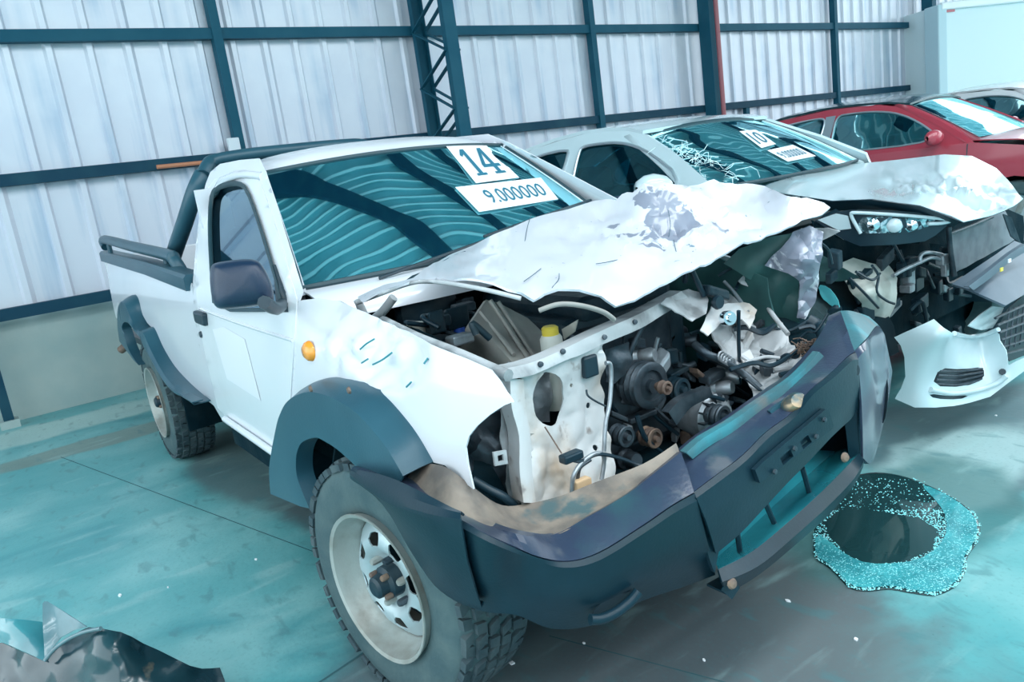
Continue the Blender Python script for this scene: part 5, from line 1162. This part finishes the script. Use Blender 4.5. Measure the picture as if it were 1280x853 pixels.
# grille mesh: crossing bars
GR = empty('grille', fS.x(1270, 415, .76), ES)
SP([(1246, 412), (1258, 388), (1281, 368), (1310, 366), (1310, 430), (1282, 444), (1262, 452), (1252, 430)], lambda u, v: fS.x(u, v, .72), BLACK, 'grille_back', 8, parent=GR)
for k in range(6): tube('grille_bar', [fS.x(1244+k*2.5, 398+k*9, .765), fS.x(1310, 372+k*12-4, .775)], .006, DARKGREY, GR, 6, sm=False)
for k in range(9): tube('grille_bar', [fS.x(1262+k*6, 386-k*2, .765), fS.x(1254+k*7, 440-k*3, .77)], .004, DARKGREY, GR, 6, sm=False)
# cracks and papers on the crossover windscreen
def wsf(fr, wsp): return TPS([(*pr(wsp(s, t)), wsp(s, t)) for s in (-1, -.6, -.2, .2, .6, 1) for t in (0, .25, .5, .75, 1)])
WS2 = wsf(fS, wspS)
lift2 = lambda u, v, k=.005: WS2(u, v)+(CAM-WS2(u, v)).normalized()*k
CRK = mat('white_crack', (.75, .9, .92), .4)
r7 = random.Random(9); cg = []
for i in range(70):
    t = r7.random(); u = 828+76*t+r7.gauss(0, 7+6*t); v = 170+52*t+r7.gauss(0, 5)
    q = [(u, v)]
    for _ in range(3): q.append((q[-1][0]+r7.gauss(3, 7), q[-1][1]+r7.gauss(2, 5)))
    cg.append(tubegeo([lift2(*w) for w in q], .0014, 4, k=1, sm=False))
crk = mo('glass_cracks', *join(*cg), CRK, ES, False); tag(crk, kind='stuff')
def paper2(name, quad, txt, label, box_):
    def Q(a, b):
        p = [Vector((*q, 0)) for q in quad]; w = p[0].lerp(p[1], a).lerp(p[3].lerp(p[2], a), b); return w.x, w.y
    e = sheet(name, [(0, 0), (1, 0), (1, 1), (0, 1)], lambda a, b: lift2(*Q(a, b), .026), PAPER, None, .15, thick=.0006); tag(e, label, 'paper sign')
    text_on(e, txt, box_, lambda a, b: lift2(*Q(a, b), .036)); return e
paper2('lot_number_paper', [(924, 164), (945, 162), (970, 180), (952, 185)], '10', 'white paper with number 10 on the crossover windscreen', (.2, .12, .85, .8))
paper2('price_paper', [(959, 188), (991, 181), (1020, 195), (985, 202)], '9.000000', 'white paper strip with a price on the crossover windscreen', (.12, .25, .92, .75))

# --- red car behind
fR = Frame(1.662, 7.10, 3.2)
PR = dict(bp=-1.865, belt=1.06, k=.62, wb=2.65, rear=-3.5, front=.80, line=[(.70, .84), (.2, .97), (-.36, 1.06)],
          gh=[(-.32, 1.04), (-.45, 1.14), (-.75, 1.32), (-1.05, 1.46), (-1.35, 1.53), (-1.9, 1.56), (-2.5, 1.52), (-3.0, 1.42), (-3.35, 1.2), (-3.45, 1.04)],
          wins=[smooth_poly([(-.62, 1.10), (-.85, 1.28), (-1.12, 1.42), (-1.40, 1.475), (-1.66, 1.485), (-1.80, 1.48), (-1.80, 1.3), (-1.77, 1.12), (-1.70, 1.10)], 2), smooth_poly([(-2.0, 1.10), (-1.93, 1.12), (-1.93, 1.3), (-1.92, 1.46), (-2.0, 1.485), (-2.3, 1.47), (-2.7, 1.42), (-3.0, 1.33), (-2.75, 1.10)], 2)],
          seams=(-.4, -1.84, -2.75), handles=(-1.6, -2.55), mir=-.62, glass=CARWIN, roof=[(-1.03, 1.48), (-1.25, 1.525), (-1.6, 1.555), (-2.0, 1.565), (-2.5, 1.53), (-3.0, 1.43), (-3.2, 1.33)], ws=((-.36, 1.09), (-1.06, 1.49)), wsw=(.72, .57),
          tail=[(-3.2, 1.33, .68), (-3.42, 1.1, .8), (-3.5, .8, .84), (-3.45, .4, .82)], hood=[(-.36, 1.07, .80), (0, 1.04, .82), (.4, .96, .80), (.68, .88, .76), (.78, .80, .72)], nose=[(.78, .80, .74), (.86, .66, .80), (.86, .45, .84), (.78, .28, .80)])
ER, wspR = car('red_car', 'red crossover with black roof parked behind the pearl white one', 'car', fR, REDM, BROOF, SATIN, PR)
fW = Frame(1.85, 9.4, -8)
PW = dict(PR); PW['glass'] = CARWIN
EW, wspW = car('white_car', 'white car parked between the red car and the cargo box', 'car', fW, WHT2, WHT2, SATIN, PW)

# --- box body of a lorry at the end of the hall
cb0 = W(1176, 60, n=WN, d=-1.6); 
bd = Vector((.34, .94, 0)).normalized(); bn = Vector((bd.y, -bd.x, 0)); zt = W(1176, 7, n=WN, d=-1.6).z
BXM = mat('pale_cargo_panel', (.78, .90, .92), .5); BXE = mat('cargo_corner_post', (.55, .72, .78), .4)
cc = Vector((cb0.x, cb0.y, 0)); BT = empty('cargo_truck', cc+bd*3); tag(BT, 'large pale cargo box of a lorry by the far end of the wall', 'truck')
h0 = .95
mo('cargo_box', *boxgeo(cc+bd*3.0-bn*1.15+Vector((0, 0, (h0+zt)/2)), (6.0, 2.3, zt-h0), bd, bn), BXM, BT, False)
mo('corner_post', *boxgeo(cc+bd*.0-bn*.1+Vector((0, 0, (h0+zt)/2)), (.18, .3, zt-h0+.02), bd, bn), BXE, BT, False, bevel=.02)
mo('roof_rail', *boxgeo(cc+bd*3.0+bn*.02+Vector((0, 0, zt-.02)), (6.05, .08, .12), bd, bn), WHT2, BT, False, bevel=.02)
mo('reflector_strip', *boxgeo(W(1184, 13, n=bn, d=bn.dot(cc)+.012), (.30, .01, .06), bd, bn), REDM, BT, False)
for k in (.8, 4.8):
    c = cc+bd*k-bn*.25; w = empty('wheel', c+Vector((0, 0, .45)), BT)
    lathe('tyre', [(.26, .13), (.42, .14), (.45, .10), (.45, -.10), (.42, -.14), (.26, -.13)], c+Vector((0, 0, .45)), bn, RUBBER, w, 32, False); lathe('rim', [(.26, .12), (.22, .06), (.1, .08), (0, .08)], c+Vector((0, 0, .45)), bn, RIM, w, 24, False)
    c2 = cc+bd*k-bn*2.05; copy_tree(w, BT, c2+Vector((0, 0, .45)))
mo('chassis', *boxgeo(cc+bd*3-bn*1.15+Vector((0, 0, .72)), (5.8, .9, .46), bd, bn), WELL, BT, False)

# ================================================================== foreground and floor things
CRUMP = mat('black_gloss_wreck', (.006, .026, .036), .2, coat=.3, col2=(.012, .05, .062), scale=5, thr=(.45, .7), col3=(.22, .17, .11), scale3=4, thr3=(.68, .74))
WK = empty('wrecked_panel', W(100, 840, z=0.)); tag(WK, 'crumpled glossy black car panel lying on the floor', 'wreckage')
def zc(*q): return TPS([(u, v, W(u, v, z=z)) for u, v, z in q])
TEALM = mat('teal_gloss_wreck', (.03, .16, .19), .16, coat=.7, col2=(.05, .24, .27), scale=3); GREYF = mat('grey_torn_skin', (.12, .22, .25), .25, coat=.4, col2=(.07, .13, .15), scale=6)
sheet('bent_flange', [(-40, 771), (0, 773), (30, 775), (54, 778), (56, 800), (55, 827), (30, 815), (0, 802), (-40, 790)], zc((-40, 771, .24), (54, 778, .25), (55, 827, .20), (0, 802, .21), (-40, 790, .21), (10, 788, .25)), TEALM, WK, 7, thick=.004, crumple=crump(.006, 8, 2))
sheet('torn_fin', [(53, 755), (55, 752), (59, 752), (84, 768), (108, 784), (92, 788), (76, 797), (64, 812), (55, 827), (54, 800)], zc((54, 753, .33), (108, 784, .27), (76, 797, .24), (55, 827, .20), (54, 790, .27)), GREYF, WK, 6, thick=.003, crumple=crump(.008, 10, 5))
sheet('crushed_skin', [(55, 827), (64, 812), (78, 800), (98, 789), (110, 784), (126, 785), (150, 790), (166, 797), (178, 804), (200, 814), (222, 825), (238, 833), (252, 836), (275, 835), (280, 850), (286, 900), (-40, 900), (-40, 806), (0, 803), (30, 816)],
      zc((55, 827, .20), (98, 789, .26), (126, 785, .30), (178, 804, .22), (222, 825, .14), (275, 836, .07), (284, 900, .04), (-40, 900, .05), (-40, 806, .18), (0, 805, .19), (100, 850, .17), (180, 880, .12), (130, 815, .26), (60, 870, .12)), CRUMP, WK, 8, thick=.005, crumple=crump(.016, 9, 4), auto=26)
tube('fold_ridge', [W(u, v, z=z) for u, v, z in ((56, 826, .21), (68, 812, .235), (84, 800, .26), (104, 791, .285), (126, 786, .305))], .006, GREYF, WK, 8)
# puddle: thin lens of dark fluid with a foamy rim
PUD = [(1040, 606), (1080, 590), (1120, 592), (1160, 606), (1195, 624), (1218, 642), (1227, 660), (1222, 680), (1208, 697), (1208, 715), (1196, 735), (1170, 747), (1140, 743), (1112, 737), (1085, 741), (1062, 738), (1048, 722), (1036, 710), (1018, 700), (1016, 670), (1022, 640)]
def puddle_mat():
    m = bpy.data.materials.new('spilled_coolant'); m.use_nodes = True; nt = m.node_tree; N = nt.nodes; L = nt.links; b = N['Principled BSDF']
    b.inputs['Base Color'].default_value = (.012, .045, .05, 1); b.inputs['Roughness'].default_value = .04; b.inputs['Specular IOR Level'].default_value = .5
    return m
pp = [G(u, v) for u, v in smooth_poly(PUD, 2)]; pc = sum(pp, Vector())/len(pp)
rows = []
for k, z in ((1.0, .0005), (.985, .004), (.95, .006), (.6, .0065), (.2, .0065)): rows.append([Vector(((p.x-pc.x)*k+pc.x, (p.y-pc.y)*k+pc.y, z)) for p in pp])
pd = loft('puddle', rows, puddle_mat(), None, closed=True, caps=True); tag(pd, 'dark coolant puddle with foamy teal rim under the pickup bumper', 'puddle')
FOAM = mat('teal_foam', (.22, .72, .76), .12, coat=.8)
geos = []; r9 = random.Random(4)
inn = [(1030, 655), (1050, 640), (1090, 640), (1150, 650), (1172, 665), (1165, 690), (1130, 705), (1085, 708), (1058, 695), (1036, 672)]
n_b = 0
while n_b < 5000:
    u, v = r9.uniform(1014, 1228), r9.uniform(600, 748)
    if not inside((u, v), PUD) or inside((u, v), inn): continue
    if v < 640 and r9.random() < .85: continue
    r = r9.uniform(.0012, .0036); p = G(u, v)+Vector((0, 0, .006)); n_b += 1
    geos.append(lathegeo([(0, r*.8), (r*.6, r*.6), (r, 0)], p, (0, 0, 1), 6, False))
tag(mo('foam_bubbles', *join(*geos), FOAM, pd, True), kind='stuff')
FILM = mat('foam_film', (.06, .42, .46), .1, coat=.7, col2=(.03, .26, .30), scale=9, thr=(.4, .65), bump=.6, bscale=90)
sheet('foam_film', smooth_poly([(1020, 668), (1019, 698), (1038, 708), (1050, 721), (1064, 735), (1086, 738), (1112, 734), (1140, 740), (1168, 744), (1193, 733), (1204, 714), (1205, 696), (1218, 680), (1223, 661), (1214, 643), (1194, 627), (1166, 612), (1150, 608), (1172, 630), (1184, 650), (1182, 676), (1160, 698), (1130, 707), (1085, 708), (1058, 697), (1038, 680)], 1), lambda u, v: G(u, v)+Vector((0, 0, .0078)), FILM, pd, 9, thick=.001)
# small chips on the floor
DEB = [(730, 805), (985, 752), (1015, 645), (880, 826), (1070, 800), (640, 830), (1245, 520), (320, 700), (150, 745), (210, 735)]
for i, (u, v) in enumerate(DEB):
    p = G(u, v); r = .005+.0025*(i % 3); V = [p+Vector((math.cos(a)*r*(1+.4*math.sin(i+a*2)), math.sin(a)*r*.7, 0)) for a in [k*math.pi/3 for k in range(6)]]
    V += [q+Vector((0, 0, .004)) for q in V]
    F = [list(range(6))[::-1], list(range(6, 12))]+[[k, (k+1) % 6, 6+(k+1) % 6, 6+k] for k in range(6)]
    tag(mo('glass_chip', V, F, PAPER, None, False), 'small pale chip of broken debris on the concrete floor', 'debris', 'chips scattered on the floor')
